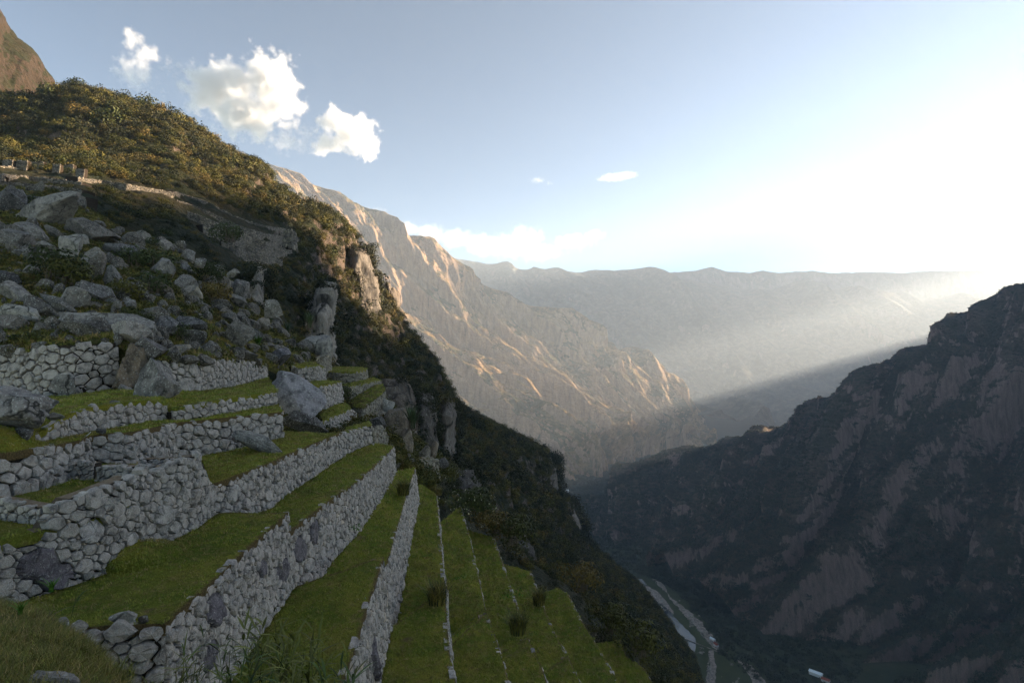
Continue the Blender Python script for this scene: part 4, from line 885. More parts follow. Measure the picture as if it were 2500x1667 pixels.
# loose rubble nobody could count
rr = np.random.default_rng(77); rV, rF, ro = [], [], 0
Vi, Fi = ico(2)
def rubble(G, n, lo, hi, w=None):
    global ro
    a = np.cross(G[1:, :-1]-G[:-1, :-1], G[:-1, 1:]-G[:-1, :-1]); A = np.linalg.norm(a, axis=2)/np.linalg.norm(G[:-1, :-1], axis=2)**1.2
    idx = rr.choice(A.size, n, p=(A/A.sum()).ravel()); j, i = np.unravel_index(idx, A.shape)
    for q in range(n):
        p = G[j[q], i[q]]+rr.normal(0, .2, 3)*np.array([1, 1, 0]); s = lo+(hi-lo)*rr.uniform()**3
        v = Vi.copy()
        for _ in range(7):
            nn = rr.normal(size=3); nn /= np.linalg.norm(nn); v -= np.maximum(0, v@nn-rr.uniform(.45, .8))[:, None]*nn
        v = v*rr.uniform(.5, 1.2, 3)*s; a_ = rr.uniform(0, 6.28); c_, s_ = math.cos(a_), math.sin(a_)
        v = np.stack([v[:, 0]*c_-v[:, 1]*s_, v[:, 0]*s_+v[:, 1]*c_, v[:, 2]+s*.15], 1)+p
        rV.append(v); rF.extend([tuple(k+ro for k in f) for f in Fi]); ro += len(v)
rubble(GS[60:], 620, .12, 1.05); rubble(GS[:60], 330, .3, 1.7); rubble(GS2, 120, .15, .8)
obj('rubble', mesh_from('rubble', np.concatenate(rV), rF, M['rock'], smooth=False), kind='stuff')

# ------------------------------------------------------------------ foliage
def mat_leaf(name, a, b, var=.5, trans=.25, dry=None):
    m = NT(name, rough=.7, spec=.25)
    r = m.rand(); isl = m.island()
    c = m.mix(r, a, b)
    if dry: c = m.mix(m.step(m.math('FRACT', m.math('MULTIPLY', r, 7.7)), .78, .9), c, dry)
    c = m.hsv(c, .5, 1, vval(m, isl, 1-var, 1+var))
    m.col(c); m.m.use_backface_culling = False
    m.b.inputs['Transmission Weight'].default_value = 0
    return m.m
M['shrub'] = mat_leaf('shrub_leaves', (.026, .036, .007), (.10, .088, .014), .4, dry=(.12, .085, .02))
M['shrub_dark'] = mat_leaf('dark_shrub_leaves', (.012, .018, .006), (.032, .034, .011), .55, dry=(.085, .07, .02))
M['forest'] = mat_leaf('valley_forest_leaves', (.018, .027, .016), (.036, .044, .023), .4)
M['grass_blade'] = mat_leaf('turf_blades', (.14, .195, .022), (.30, .28, .042), .4, dry=(.32, .25, .09))
M['long_grass'] = mat_leaf('long_grass_blades', (.10, .12, .018), (.24, .19, .045), .45, dry=(.34, .23, .09))
M['bush'] = mat_leaf('bush_leaves', (.035, .05, .012), (.06, .07, .02), .5)
M['agave'] = mat_leaf('agave_leaves', (.04, .065, .03), (.06, .085, .035), .35)
M['fern'] = mat_leaf('fern_leaves', (.07, .16, .015), (.09, .18, .02), .4)
M['reed'] = mat_leaf('reed_leaves', (.055, .085, .018), (.12, .125, .025), .6)
M['twig'] = mat_leaf('dead_twigs', (.12, .085, .06), (.16, .12, .09), .4)
M['flower'] = mat_leaf('cream_flowers', (.38, .35, .22), (.5, .46, .30), .3)
m = NT('wood'); m.col(m.ramp(m.noise(8, 5), [(.3, (.25, .19, .13)), (.7, (.5, .42, .33))])); M['wood'] = m.m
m = NT('rope'); m.col((.55, .53, .48)); M['rope'] = m.m

def leafball(name, n, size, rnd, mat, flat=.8, lobes=5, wild=.35):
    """a shrub crown: leaf-sized faces through several uneven lobes"""
    Cn = rnd.normal(size=(lobes, 3))*np.array([.45, .45, .28]); Rr = rnd.uniform(.45, .75, lobes)
    k = rnd.integers(0, lobes, n); d = rnd.normal(size=(n, 3)); d /= np.linalg.norm(d, axis=1)[:, None]
    rad = rnd.uniform(.55, 1.0, n)**.5
    p = Cn[k]+d*(Rr[k]*rad)[:, None]; p[:, 2] = p[:, 2]*flat+.45
    nn = d+rnd.normal(size=(n, 3))*wild; nn /= np.linalg.norm(nn, axis=1)[:, None]
    t = np.cross(nn, rnd.normal(size=(n, 3))); t /= np.linalg.norm(t, axis=1)[:, None]; b = np.cross(nn, t)
    s = size*rnd.uniform(.6, 1.5, n)[:, None]
    V = np.concatenate([p-t*s, p+b*s*.55, p+t*s, p-b*s*.55]); F4 = np.stack([np.arange(n), np.arange(n)+n, np.arange(n)+2*n, np.arange(n)+3*n], 1)
    return mesh_from(name, V, F4, M[mat], smooth=False)
def blades(name, n, h, w, spread, rnd, mat, bend=.5, seg=2):
    V, Fc = [], []
    for i in range(n):
        a = rnd.uniform(0, 6.283); r = spread*math.sqrt(rnd.uniform(0, 1)); x, y = r*math.cos(a), r*math.sin(a)
        a2 = rnd.uniform(0, 6.283); lx, ly = math.cos(a2), math.sin(a2); hh = h*rnd.uniform(.5, 1.2); bd = bend*hh*rnd.uniform(.2, 1.2); px_, py_ = -ly*w, lx*w
        o = len(V)
        for s in range(seg):
            t = s/seg; ww = 1-t*.5
            V += [(x+lx*bd*t*t-px_*ww, y+ly*bd*t*t-py_*ww, hh*t*(1-.25*t*bend)), (x+lx*bd*t*t+px_*ww, y+ly*bd*t*t+py_*ww, hh*t*(1-.25*t*bend))]
        V.append((x+lx*bd, y+ly*bd, hh*(1-.25*bend)))
        for s in range(seg-1): Fc.append((o+2*s, o+2*s+1, o+2*s+3, o+2*s+2))
        e = o+2*(seg-1); Fc.append((e, e+1, e+2))
    return mesh_from(name, V, Fc, M[mat], smooth=False)

def scatter(name, pts, scl, proto_me, rnd, tilt=.15, label=None):
    n = len(pts)
    me = bpy.data.meshes.new(name); me.vertices.add(n); me.vertices.foreach_set('co', np.asarray(pts, np.float32).ravel())
    attr(me, 'size', scl)
    rot = np.stack([rnd.normal(0, tilt, n), rnd.normal(0, tilt, n), rnd.uniform(0, 6.283, n)], 1)
    attr(me, 'turn', rot, 'FLOAT_VECTOR')
    o = obj(name, me, kind='stuff', label=label)
    po = bpy.data.objects.new(name+'_unit', proto_me)
    ng = bpy.data.node_groups.new(name, 'GeometryNodeTree'); ng.interface.new_socket('Geometry', in_out='INPUT', socket_type='NodeSocketGeometry'); ng.interface.new_socket('Geometry', in_out='OUTPUT', socket_type='NodeSocketGeometry')
    N = ng.nodes.new; gi = N('NodeGroupInput'); go = N('NodeGroupOutput'); oi = N('GeometryNodeObjectInfo'); oi.inputs[0].default_value = po
    iop = N('GeometryNodeInstanceOnPoints'); a1 = N('GeometryNodeInputNamedAttribute'); a1.data_type = 'FLOAT'; a1.inputs[0].default_value = 'size'
    a2 = N('GeometryNodeInputNamedAttribute'); a2.data_type = 'FLOAT_VECTOR'; a2.inputs[0].default_value = 'turn'
    e2r = N('FunctionNodeEulerToRotation'); l = ng.links.new
    l(gi.outputs[0], iop.inputs['Points']); l(oi.outputs['Geometry'], iop.inputs['Instance'])
    l(a1.outputs[0], iop.inputs['Scale']); l(a2.outputs[0], e2r.inputs[0]); l(e2r.outputs[0], iop.inputs['Rotation']); l(iop.outputs[0], go.inputs[0])
    md = o.modifiers.new('scatter', 'NODES'); md.node_group = ng
    return o
def sample_grid(G, n, rnd, w=None):
    a = np.cross(G[1:, :-1]-G[:-1, :-1], G[:-1, 1:]-G[:-1, :-1]); A = np.linalg.norm(a, axis=2)
    if w is not None: A = A*w
    p = A.ravel()/A.sum(); idx = rnd.choice(len(p), n, p=p); j, i = np.unravel_index(idx, A.shape)
    u, v = rnd.uniform(0, 1, n)[:, None], rnd.uniform(0, 1, n)[:, None]
    P_ = (G[j, i]*(1-u)+G[j, i+1]*u)*(1-v)+(G[j+1, i]*(1-u)+G[j+1, i+1]*u)*v
    N_ = a[j, i]/(np.linalg.norm(a[j, i], axis=1)[:, None]+1e-9); N_[N_[:, 2] < 0] *= -1
    return P_, N_, j, i
rnd = np.random.default_rng(21)
c0 = unz(330, 1365, -5.6); a_ = np.linspace(0, 6.283, 40); e_ = np.linspace(0, 1.35, 14)
MG = np.stack([c0.x+1.34*np.cos(a_)[None]*np.cos(e_)[:, None], c0.y+1.14*np.sin(a_)[None]*np.cos(e_)[:, None], c0.z+.45*np.sin(e_)[:, None]+0*a_[None]], 2); GRASSY.append((MG, 2.2, 'turf', None))
# turf
allp = [[], [], []]
for G, dens, mt, dist in GRASSY:
    if dens <= 0: continue
    a = np.linalg.norm(np.cross(G[1:, :-1]-G[:-1, :-1], G[:-1, 1:]-G[:-1, :-1]), axis=2)
    near = 1/np.clip(np.linalg.norm(G[:-1, :-1], axis=2)/18, .6, 4)
    n = int((a*near).sum()*75*dens)
    if n < 3: continue
    p, N_, j, i = sample_grid(G, n, rnd, near)
    s = rnd.uniform(.6, 1.3, n)*np.clip(np.linalg.norm(p, axis=1)/22, .8, 2.2)
    dry = fbm(p*np.array([.9, .9, .9])+3, 3)
    q = 1 if mt != 'turf' else 0
    for m_, sel in ((q, dry < .03), (2, dry >= .03)): allp[m_].append((p[sel], s[sel]))
protos = [blades('turf', 9, .075, .007, .07, rnd, 'grass_blade', .7), blades('turf', 9, .07, .007, .07, rnd, 'grass_blade', .9), blades('turf', 8, .06, .006, .08, rnd, 'long_grass', 1.0)]
for L_, pm in zip(allp, protos):
    if L_:
        p = np.concatenate([x[0] for x in L_]); s = np.concatenate([x[1] for x in L_]); scatter('grass', p, s, pm, rnd)
# long grass of the knoll
p, N_, j, i = sample_grid(GK[28:], 16000, rnd)
scatter('grass', p, rnd.uniform(.5, 1.2, len(p)), blades('tuft', 14, .12, .0022, .06, rnd, 'long_grass', .8, 3), rnd, .3)
p, N_, j, i = sample_grid(GK[24:], 9000, rnd)
scatter('grass', p, rnd.uniform(.5, 1.2, len(p)), blades('tuft', 12, .08, .0026, .06, rnd, 'grass_blade', .8, 3), rnd, .3)
# shrubs that grow over the shoulders of the cliffs
for G in CLIFFS:
    kk = np.linalg.norm(G.mean((0, 1)))/130; p, N_, j, i = sample_grid(G, 170, rnd)
    sel = (j < G.shape[0]*.30) | (j > G.shape[0]*.86) | (i < 8) | (i > 80) | (rnd.uniform(0, 1, len(p)) < .12); p = p[sel]
    scatter('shrubbery', p-np.array([0, 0, .5]), rnd.uniform(.9, 2.2, len(p))*kk, leafball('crown', 300, .105, rnd, 'shrub_dark', .8, 8), rnd, .2)
# undergrowth between the boulders
p, N_, j, i = sample_grid(GS, 5200, rnd); dd = np.linalg.norm(p, axis=1); nn = fbm(p/7.+2, 3)
sel = (rnd.uniform(0, 1, len(p)) < .25+nn*1.5+np.clip((dd-45)/60, 0, .5)); p = p[sel]
scatter('undergrowth', p, rnd.uniform(.25, .8, len(p)), leafball('crown', 110, .12, rnd, 'shrub', .7, 5), rnd, .2)
p, N_, j, i = sample_grid(GS, 26000, rnd)
scatter('grass', p, rnd.uniform(.8, 2.2, len(p)), blades('tuft', 12, .20, .010, .12, rnd, 'long_grass', .9, 2), rnd, .2)
p, N_, j, i = sample_grid(GS2, 2600, rnd)
scatter('undergrowth', p, rnd.uniform(.25, .9, len(p)), leafball('crown', 110, .12, rnd, 'shrub', .7, 5), rnd, .2)
# shrubs of the dark hill
vis = slice(int(520*.15), 520)
Gv = GH[vis]
p, N_, j, i = sample_grid(Gv, 34000, rnd)
dd = np.linalg.norm(p, axis=1)
px_, py_ = proj(p.T)
steep = N_[:, 2]
keep = (steep > .34+fbm(p/22., 3)*.75+np.clip((px_-760)/400, 0, .14)) | (rnd.uniform(0, 1, len(p)) < .12)
# leave the old walls on the hill clear
keep &= ~((px_ > 420) & (px_ < 722) & (py_ > np.interp(px_, [420, 500, 560, 640, 722], [460, 480, 512, 542, 548])) & (py_ < np.interp(px_, [420, 470, 520, 560, 640, 722], [500, 560, 615, 640, 650, 635])))
keep &= ~((px_ > 180) & (px_ < 430) & (np.abs(py_-np.interp(px_, [190, 250, 310, 370, 424], [436, 446, 458, 470, 478])) < 14))
keep &= ~((px_ < 330) & (py_ > 408+px_*.10) & (py_ < 450+px_*.05))
p, dd = p[keep], dd[keep]
s = np.exp(rnd.normal(0, .35, len(p)))*np.clip(dd/190, .55, 1.6)*1.25
third = rnd.integers(0, 4, len(p))
for q, mt in enumerate(('shrub', 'shrub', 'shrub_dark', 'shrub_dark')):
    sel = third == q
    scatter('shrubbery', p[sel]-np.array([0, 0, .2]), s[sel], leafball('crown', 420, .08, rnd, mt, .8, 8), rnd, .2)
# forest on the lower slopes of the dark mountain and the valley floor
p, N_, j, i = sample_grid(GE[int(460*.2):, :int(760*.62)], 60000, rnd)
keep = (N_[:, 2] > .40+fbm(p/60., 4)*.7)
p = p[keep]; scatter('forest', p-np.array([0, 0, 1]), np.exp(rnd.normal(0, .35, len(p)))*np.clip(2.0+(-p[:, 2])/260, 1.6, 3.6), leafball('crown', 110, .20, rnd, 'forest', .8, 6), rnd, .1)

# valley floor forest, kept off the river
rv = [(1385, 1370), (1480, 1383), (1560, 1402), (1640, 1440), (1700, 1490), (1745, 1550), (1780, 1590), (1860, 1625), (1930, 1720), (1930, 1900), (1600, 1900), (1660, 1600), (1610, 1520), (1540, 1455), (1480, 1412), (1420, 1398)]
def inside(px, py, poly):
    c = np.zeros(len(px), bool); j = len(poly)-1
    for i in range(len(poly)):
        (xi, yi), (xj, yj) = poly[i], poly[j]
        c ^= ((yi > py) != (yj > py)) & (px < (xj-xi)*(py-yi)/(yj-yi+1e-9)+xi); j = i
    return c
vx = rnd.uniform(-350, 620, 42000); vy = rnd.uniform(560, 3000, 42000)**1.0
vp = np.stack([vx, vy, np.full(len(vx), ZV-1)], 1); a_, b_ = proj(vp.T)
keep = ~inside(a_, b_, rv) & (a_ > 1250) & (a_ < 2100); vp = vp[keep]
scatter('forest', vp, np.exp(rnd.normal(0, .3, len(vp)))*3.8, leafball('crown', 110, .20, rnd, 'forest', .8, 6), rnd, .1)

# bushes, tussocks and spiky plants one can tell apart
def plant(name, label, x, y, size, parts, trees=None, d=None, cat='bush', group=None, z=None):
    """parts: list of (part name, mesh, dz)"""
    if z is not None: p = unz(x, y, z)
    elif d: p = un(x, y, d)
    else: p = cast(x, y, trees or ALLT) or un(x, y, 40)
    if len(parts) == 1:
        o = obj(name, parts[0][1], label=label, cat=cat, group=group, kind='thing'); o.location = p; o.scale = (size,)*3; return o
    r = empty(name, p, label=label, cat=cat, group=group); r.scale = (size,)*3
    for nm, me, dz in parts: o = obj(nm, me, r); o.location = (0, 0, dz)
    return r
ALLT = [TS, TS2, TK]+[tree_of(G) for G, *_ in GRASSY[:40] if G.shape[0] > 2][:40]
tus = [blades('tussock', 260, 1.0, .012, .32, rnd, m_, .75, 3) for m_ in ('bush', 'long_grass')]
dead = blades('dry_stalks', 60, .8, .008, .25, rnd, 'twig', .5, 2)
crown = [leafball('leaves', 900, .055, rnd, 'bush', .8, 6), leafball('leaves', 900, .06, rnd, 'shrub', .8, 7)]
def tuss(x, y, s, lab, z=None, d=None, group='dark tussocks growing on the lawn edges'): plant('tussock', lab, x, y, s, [('blades', tus[0], 0), ('dry_blades', tus[1], 0), ('dry_stalks', dead, 0)], z=z, d=d, cat='tussock', group=group)
tuss(985, 1208, 1.15, 'dark round tussock at the tip of the second pointed wall', z=-8.7)
tuss(1052, 1190, 1.0, 'low brown tussock by the bare earth patch', z=-11.6)
tuss(1068, 1475, 1.25, 'large dark tussock on the lichen streaked stone edge', z=-11.3)
tuss(1264, 1545, 1.5, 'dark tussock at the riser of the narrow lower strip', z=-16.9)
tuss(1316, 1475, 1.45, 'lone dark tussock standing on the farther stone edge', z=-19.8)
tuss(1072, 1208, .8, 'small dark tussock beside the bare earth patch', d=52)
def bush(x, y, s, lab, z=None, d=None, k=0, group='bushes between the boulders'): plant('bush', lab, x, y, s, [('leaves', crown[k], 0), ('twigs', dead, 0)], z=z, d=d, group=group)
bush(130, 690, 2.6, 'broad green bush among the boulders near the picture edge', k=1)
bush(55, 515, 2.6, 'dark bush in the hollow before the overhanging slab', k=0)
bush(165, 700, 2.0, 'green bush touching the broad one beside the lichen boulders', k=1)
bush(325, 655, 2.4, 'brown green bush above the hanging shrub', k=0)
bush(385, 660, 2.6, 'shrub hanging over the big rounded boulder', k=0)
bush(375, 720, 2.2, 'drooping shrub below the big rounded boulder', k=0)
bush(505, 690, 2.4, 'rounded bush right of the split boulder on the spur', k=1)
bush(520, 745, 2.2, 'yellowish low bush on the short grass of the spur', k=1)
bush(310, 735, 1.6, 'golden bush beside the smooth oval boulder', k=1)
bush(330, 805, 1.3, 'grassy clump on the craggy boulder of the upper lawn', k=1)
bush(440, 830, 1.2, 'small bush below the log shaped boulder', k=0)
bush(372, 607, 1.6, 'dark bush below the shrub edge boulder', k=0)
bush(430, 650, 1.5, 'small bush on the spur between two rocks', k=0)
bush(840, 978, 1.8, 'dark shrub on the ledge of the lowest bastion', d=62, k=0)
bush(560, 590, 4.0, 'tree like shrub under the old hillside wall', d=112, k=0)
bush(1150, 1250, 2.2, 'bush behind the white flowering one at the cliff edge', d=61, k=1)
bush(1250, 1330, 2.6, 'bushy green shrub beyond the strip with yellow weeds', d=58, k=1)
bush(1210, 1310, 2.2, 'small olive shrub beside the flowering bush', d=60, k=1)
bush(1420, 1440, 2.4, 'round shrub beyond the outermost stone edge', d=60, k=1)
bush(1490, 1545, 2.2, 'shrub over the outermost strip at the gorge', d=54, k=1)
bush(1560, 1600, 2.4, 'olive shrub below the outermost broken corner', d=50, k=1)
fern_me = blades('fronds', 60, .9, .045, .12, rnd, 'fern', 1.0, 4)
for x, y, s, lab in ((253, 800, 1.0, 'bright green fern between two boulders of the upper lawn'), (630, 845, 1.3, 'bright green fern beside the tall leaning boulder')):
    plant('fern', lab, x, y, s, [('fronds', fern_me, 0)], cat='fern', group='ferns')
ag = blades('leaves', 90, 1.0, .035, .10, rnd, 'agave', .6, 3)
for x, y, s, lab in ((660, 790, 2.0, 'tall spiky plant on the rocks above the tall leaning boulder'), (702, 815, 1.7, 'spiky rosette plant next to the tall one'), (718, 838, 1.0, 'small spiky plant above the curved grey wall'), (755, 800, 1.2, 'spiky plant against the pale cliff')):
    plant('spiky_plant', lab, x, y, s, [('leaves', ag, 0), ('dead_leaves', dead, -.1)], cat='spiky plant', group='spiky plants on the cliff edge')
plant('spiky_plant', 'spiky plant growing on the brown cliff block', 1006, 1045, 2.2, [('leaves', ag, 0), ('dead_leaves', dead, -.1)], d=55, cat='spiky plant', group='spiky plants on the cliff edge')
fl = leafball('flowers', 60, .035, rnd, 'flower', .8, 7)
for x, y, s, lab, d in ((1150, 1262, 2.6, 'white flowering bush at the end of the third green strip', 58.5), (1178, 1290, 1.6, 'smaller white flowering bush just below the first', 58), (1092, 1172, 1.6, 'yellow white flowering shrub above the rubble and dark rock', 64)):
    plant('flowering_bush', lab, x, y, s, [('leaves', crown[1], 0), ('flowers', fl, .03)], d=d, cat='flowering bush', group='flowering bushes at the cliff edge')
weed = leafball('leaves', 120, .09, rnd, 'fern', .35, 5)
for x, y, s, lab, z in ((1118, 1415, .45, 'round weed in the middle of the second narrow strip', -14.1), (1248, 1460, .75, 'bright yellow green weed patch on the stone edge', -17.2), (1272, 1408, .4, 'small weed on the strip with yellow weeds', -19.3), (1298, 1551, .4, 'leafy weed behind the riser tussock', -19.2), (848, 1300, .5, 'dark weed at the foot of the long straight wall', -8.4), (880, 1255, .3, 'tiny weed at the wall foot further along', -8.4), (1040, 1360, .3, 'small weed on the lawn of the narrow pointed wall', -11.6)):
    plant('weed', lab, x, y, s, [('leaves', weed, 0)], z=z, cat='weed', group='weeds on the lawns')

# reeds at the bottom edge and dry stalks on the knoll
def reed_mesh(n, h, leafw, seed):
    r = np.random.default_rng(seed); V, Fc = [], []
    def ribbon(P0, dirv, L, w, droop, mid=.4):
        side = np.cross(dirv, [0, 0, 1]); side /= np.linalg.norm(side)+1e-9; o = len(V); S = 5
        for s in range(S+1):
            t = s/S; p = P0+dirv*L*t+np.array([0, 0, -droop*L*t*t]); ww = w*math.sin(math.pi*min(.97, max(.06, t**.7)))
            V.extend([tuple(p-side*ww), tuple(p+side*ww)])
            if s: Fc.append((o+2*s-2, o+2*s-1, o+2*s+1, o+2*s))
    for i in range(n):
        x, y = r.normal(0, .28, 2); hh = h*r.uniform(.55, 1.1); lean = r.normal(0, .12, 2)
        base = np.array([x, y, 0.]); top = np.array([x+lean[0]*hh, y+lean[1]*hh, hh])
        ribbon(base, (top-base)/np.linalg.norm(top-base), hh, .006, 0)
        for k in range(r.integers(3, 7)):
            t = r.uniform(.35, 1.0); a = r.uniform(0, 6.283); e = r.uniform(.3, 1.3)
            dv = np.array([math.cos(a)*math.cos(e), math.sin(a)*math.cos(e), math.sin(e)])
            ribbon(base+(top-base)*t, dv, r.uniform(.18, .38), leafw*r.uniform(.5, 1.2), r.uniform(.1, .7))
    return V, Fc
def reeds(label, x, y, d, n, h, w, seed):
    V, Fc = reed_mesh(n, h, w, seed); o = obj('reed_clump', mesh_from('reed_clump', V, Fc, M['reed'], smooth=False), label=label, cat='reeds', group='reed clumps at the bottom edge', kind='thing'); o.location = un(x, y, d)
reeds('tallest reed clump before the near green lawn', 650, 1740, 5.6, 34, .85, .013, 3)
reeds('yellowish reed clump right of the tallest one', 760, 1740, 5.6, 22, .62, .012, 4)
reeds('sparse reed clump in front of the wall with the big dark block', 560, 1760, 5.4, 14, .75, .010, 5)
reeds('low reeds at the foot of the knoll', 470, 1740, 5.4, 16, .45, .009, 6)
reeds('short bottom reeds between the clump and the pointed wall', 700, 1790, 4.8, 30, .5, .012, 8)
kn = blades('stalks', 26, .42, .0022, .12, rnd, 'twig', .5, 3); kg = blades('blades', 120, .30, .003, .16, rnd, 'grass_blade', 1.0, 4)
plant('grass_clump', 'dark dry clump with bare stalks on the knoll edge', 95, 1560, 1.0, [('blades', kg, 0), ('stalks', kn, 0)], d=6.4, cat='grass clump', group='clumps on the knoll')
plant('grass_clump', 'long bluish grass clump on the knoll at the picture edge', 25, 1570, .9, [('blades', kg, 0), ('stalks', kn, 0)], d=6.2, cat='grass clump', group='clumps on the knoll')
plant('grass_clump', 'straw coloured clump where the knoll meets the dark wall', 300, 1660, .7, [('blades', kg, 0), ('stalks', kn, 0)], d=5.8, cat='grass clump', group='clumps on the knoll')
spike = blades('leaves', 40, .16, .006, .02, rnd, 'fern', .8, 3)
V, Fc = reed_mesh(1, .5, .008, 12)
plant('leafy_stem', 'single leafy stem with a yellow green tip on the knoll', 122, 1540, 1.0, [('stem', mesh_from('stem', V, Fc, M['reed'], smooth=False), 0), ('tip_leaves', spike, .42)], d=6.3, cat='plant')
V, Fc = reed_mesh(2, .5, .007, 17)
plant('leafy_stem', 'orange brown stem with one pointed leaf on the knoll', 48, 1545, 1.0, [('stem', mesh_from('stem', V, Fc, M['twig'], smooth=False), 0), ('tip_leaves', spike, .2)], d=6.3, cat='plant')

# grassy mound on the near lawn, poles, rope
c0 = unz(330, 1365, -5.6); V, Fc = ico(4); V = V*np.array([1.3, 1.1, .42]); V *= (1+fbm(V*1.3, 3)*.25)[:, None]
me = mesh_from('grass_mound', V, Fc, M['turf']); attr(me, 'edge', np.zeros(len(V))); o = obj('grass_mound', me, label='green mound in the corner of the near lawn by the great front wall', cat='mound', kind='thing'); o.location = c0
def stick(name, a, b, r, mat, label, cat, parent=None, sag=0, group=None, n=8):
    a, b = Vector(a), Vector(b); V, Fc = [], []
    for i in range(n+1):
        t = i/n; p = a.lerp(b, t)-Vector((0, 0, sag*4*t*(1-t))); dv = (b-a).normalized(); s = dv.cross(Vector((0, 0, 1))).normalized(); u = s.cross(dv)
        for k in range(6): q = k*math.pi/3; V.append(tuple(p-a+(s*math.cos(q)+u*math.sin(q))*r*(1+.15*math.sin(7*t+k))))
        if i:
            for k in range(6): Fc.append(((i-1)*6+k, (i-1)*6+(k+1) % 6, i*6+(k+1) % 6, i*6+k))
    Fc += [tuple(range(5, -1, -1)), tuple(n*6+k for k in range(6))]
    o = obj(name, mesh_from(name, V, Fc, M[mat]), parent, label=label, cat=cat, group=group); o.location = a; return o
r = empty('rope_barrier', un(186, 1077, 22), label='short rope barrier with a wooden post across the grass path', cat='rope barrier')
post = stick('post', un(186, 1080, 22)-r.location, un(187, 1066, 22)-r.location, .035, 'wood', None, None, r)
stick('rope', un(187, 1068, 22)-r.location, un(222, 1054, 22.2)-r.location, .02, 'rope', None, None, r, sag=.1)
r = empty('rope_barrier', un(655, 987, 36), label='thin rope barrier below the big purple rock', cat='rope barrier')
stick('rope', un(655, 990, 36)-r.location, un(690, 1004, 35.5)-r.location, .025, 'rope', None, None, r, sag=.12); stick('post', un(692, 1012, 35.3)-r.location, un(692, 1002, 35.3)-r.location, .035, 'wood', None, None, r)
stick('pole', un(394, 1151, 19.2), un(437, 1131, 20.2), .035, 'wood', 'pale wooden pole leaning on the wall of the small right room', 'pole')
stick('dead_stick', un(400, 762, 47), un(412, 780, 47), .07, 'wood', 'dead white branch beside the rounded dark boulder', 'branch')
stick('dead_stick', un(408, 776, 47), un(421, 771, 47), .06, 'wood', 'short crossed dead branch lower on the same boulder', 'branch')

# a few roofs on the valley floor
def house(name, label, x, y, w, l, h, turn, roofmat, group='small buildings on the valley floor'):
    p = unz(x, y, ZV+1); r = empty(name, p, label=label, cat='building', group=group); r.rotation_euler.z = turn
    V = [(sx*w/2, sy*l/2, z) for z in (0, h) for sx, sy in ((-1, -1), (1, -1), (1, 1), (-1, 1))]
    obj('wall', mesh_from('wall', V, [(0, 1, 5, 4), (1, 2, 6, 5), (2, 3, 7, 6), (3, 0, 4, 7)], M['plaster'], smooth=False), r)
    e = 1.08; V = [(-w/2*e, -l/2*e, h-.2), (w/2*e, -l/2*e, h-.2), (w/2*e, l/2*e, h-.2), (-w/2*e, l/2*e, h-.2), (0, -l/2*e, h*1.5), (0, l/2*e, h*1.5)]
    obj('roof', mesh_from('roof', V, [(0, 4, 5, 3), (1, 2, 5, 4), (0, 1, 4), (2, 3, 5), (0, 3, 2, 1)], M[roofmat], smooth=False), r)
    V, Fc = [], []
    for k in range(-2, 3):
        o_ = len(V); y_ = k*l/6; V += [(w/2+.05, y_-.6, h*.35), (w/2+.05, y_+.6, h*.35), (w/2+.05, y_+.6, h*.75), (w/2+.05, y_-.6, h*.75)]; Fc.append((o_, o_+1, o_+2, o_+3))
        wd = obj('window', mesh_from('window', V[-4:], [(0, 1, 2, 3)], M['dark_window'], smooth=False), r)
m = NT('plaster'); m.col(m.ramp(m.noise(1.2, 4), [(.3, (.45, .43, .40)), (.7, (.62, .6, .56))])); M['plaster'] = m.m
m = NT('pale_roof', rough=.5); m.col(m.ramp(m.noise(.8, 4), [(.3, (.55, .6, .64)), (.7, (.75, .8, .82))])); M['pale_roof'] = m.m
m = NT('red_roof'); m.col((.25, .07, .045)); M['red_roof'] = m.m
m = NT('dark_window', rough=.2); m.col((.02, .022, .025)); M['dark_window'] = m.m
house('building', 'long building with a pale blue roof in the forest by the bottom edge', 1992, 1648, 6, 15, 4, .75, 'pale_roof')
house('building', 'red roofed shed beside the pale blue roof', 2016, 1664, 6, 9, 3.5, .75, 'red_roof')
house('building', 'white shed with a pale roof at the river bend', 1740, 1563, 4, 8, 3, .5, 'pale_roof')
house('building', 'red roofed hut next to the white river shed', 1748, 1576, 5, 7, 3, .3, 'red_roof')
for k, (x, y, lab) in enumerate(((1384, 1200, 'uppermost white roof far down the valley'), (1440, 1229, 'white roof in the middle of the far village'), (1418, 1236, 'low white roof at the near side of the far village'), (1428, 1252, 'pale roof nearest the dark mountain in the far village'))):
    house('building', lab, x, y, 11, 20, 5, .4*k, 'pale_roof')
# a low weir across the river
p, q = unz(1668, 1556, ZV+1), unz(1752, 1590, ZV+1)
stick('weir', p, q, .5, 'gravel', 'low concrete weir across the river with still water behind it', 'weir', n=12)

# river boulders on the gravel and in the shallows
rx_, ry_ = rnd.uniform(1380, 1900, 26000), rnd.uniform(1372, 1700, 26000)
banks = [[(1480, 1385), (1540, 1412), (1600, 1440), (1645, 1500), (1590, 1462), (1520, 1412)], [(1590, 1412), (1640, 1460), (1712, 1520), (1765, 1590), (1735, 1575), (1665, 1495), (1622, 1440)], [(1800, 1612), (1870, 1667), (1890, 1700), (1832, 1650)], [(1730, 1588), (1748, 1640), (1722, 1700)], [(1385, 1368), (1480, 1388), (1500, 1400), (1430, 1396)]]
k_ = np.zeros(len(rx_), bool)
for b_ in banks: k_ |= inside(rx_, ry_, b_)
k_ |= inside(rx_, ry_, rv) & (fbm(np.stack([rx_/25, ry_/25, rx_*0], 1), 3) > .32)
rp = np.array([tuple(unz(x, y, ZV+.9)) for x, y in zip(rx_[k_][:2600], ry_[k_][:2600])]); Vi, Fi = ico(1)
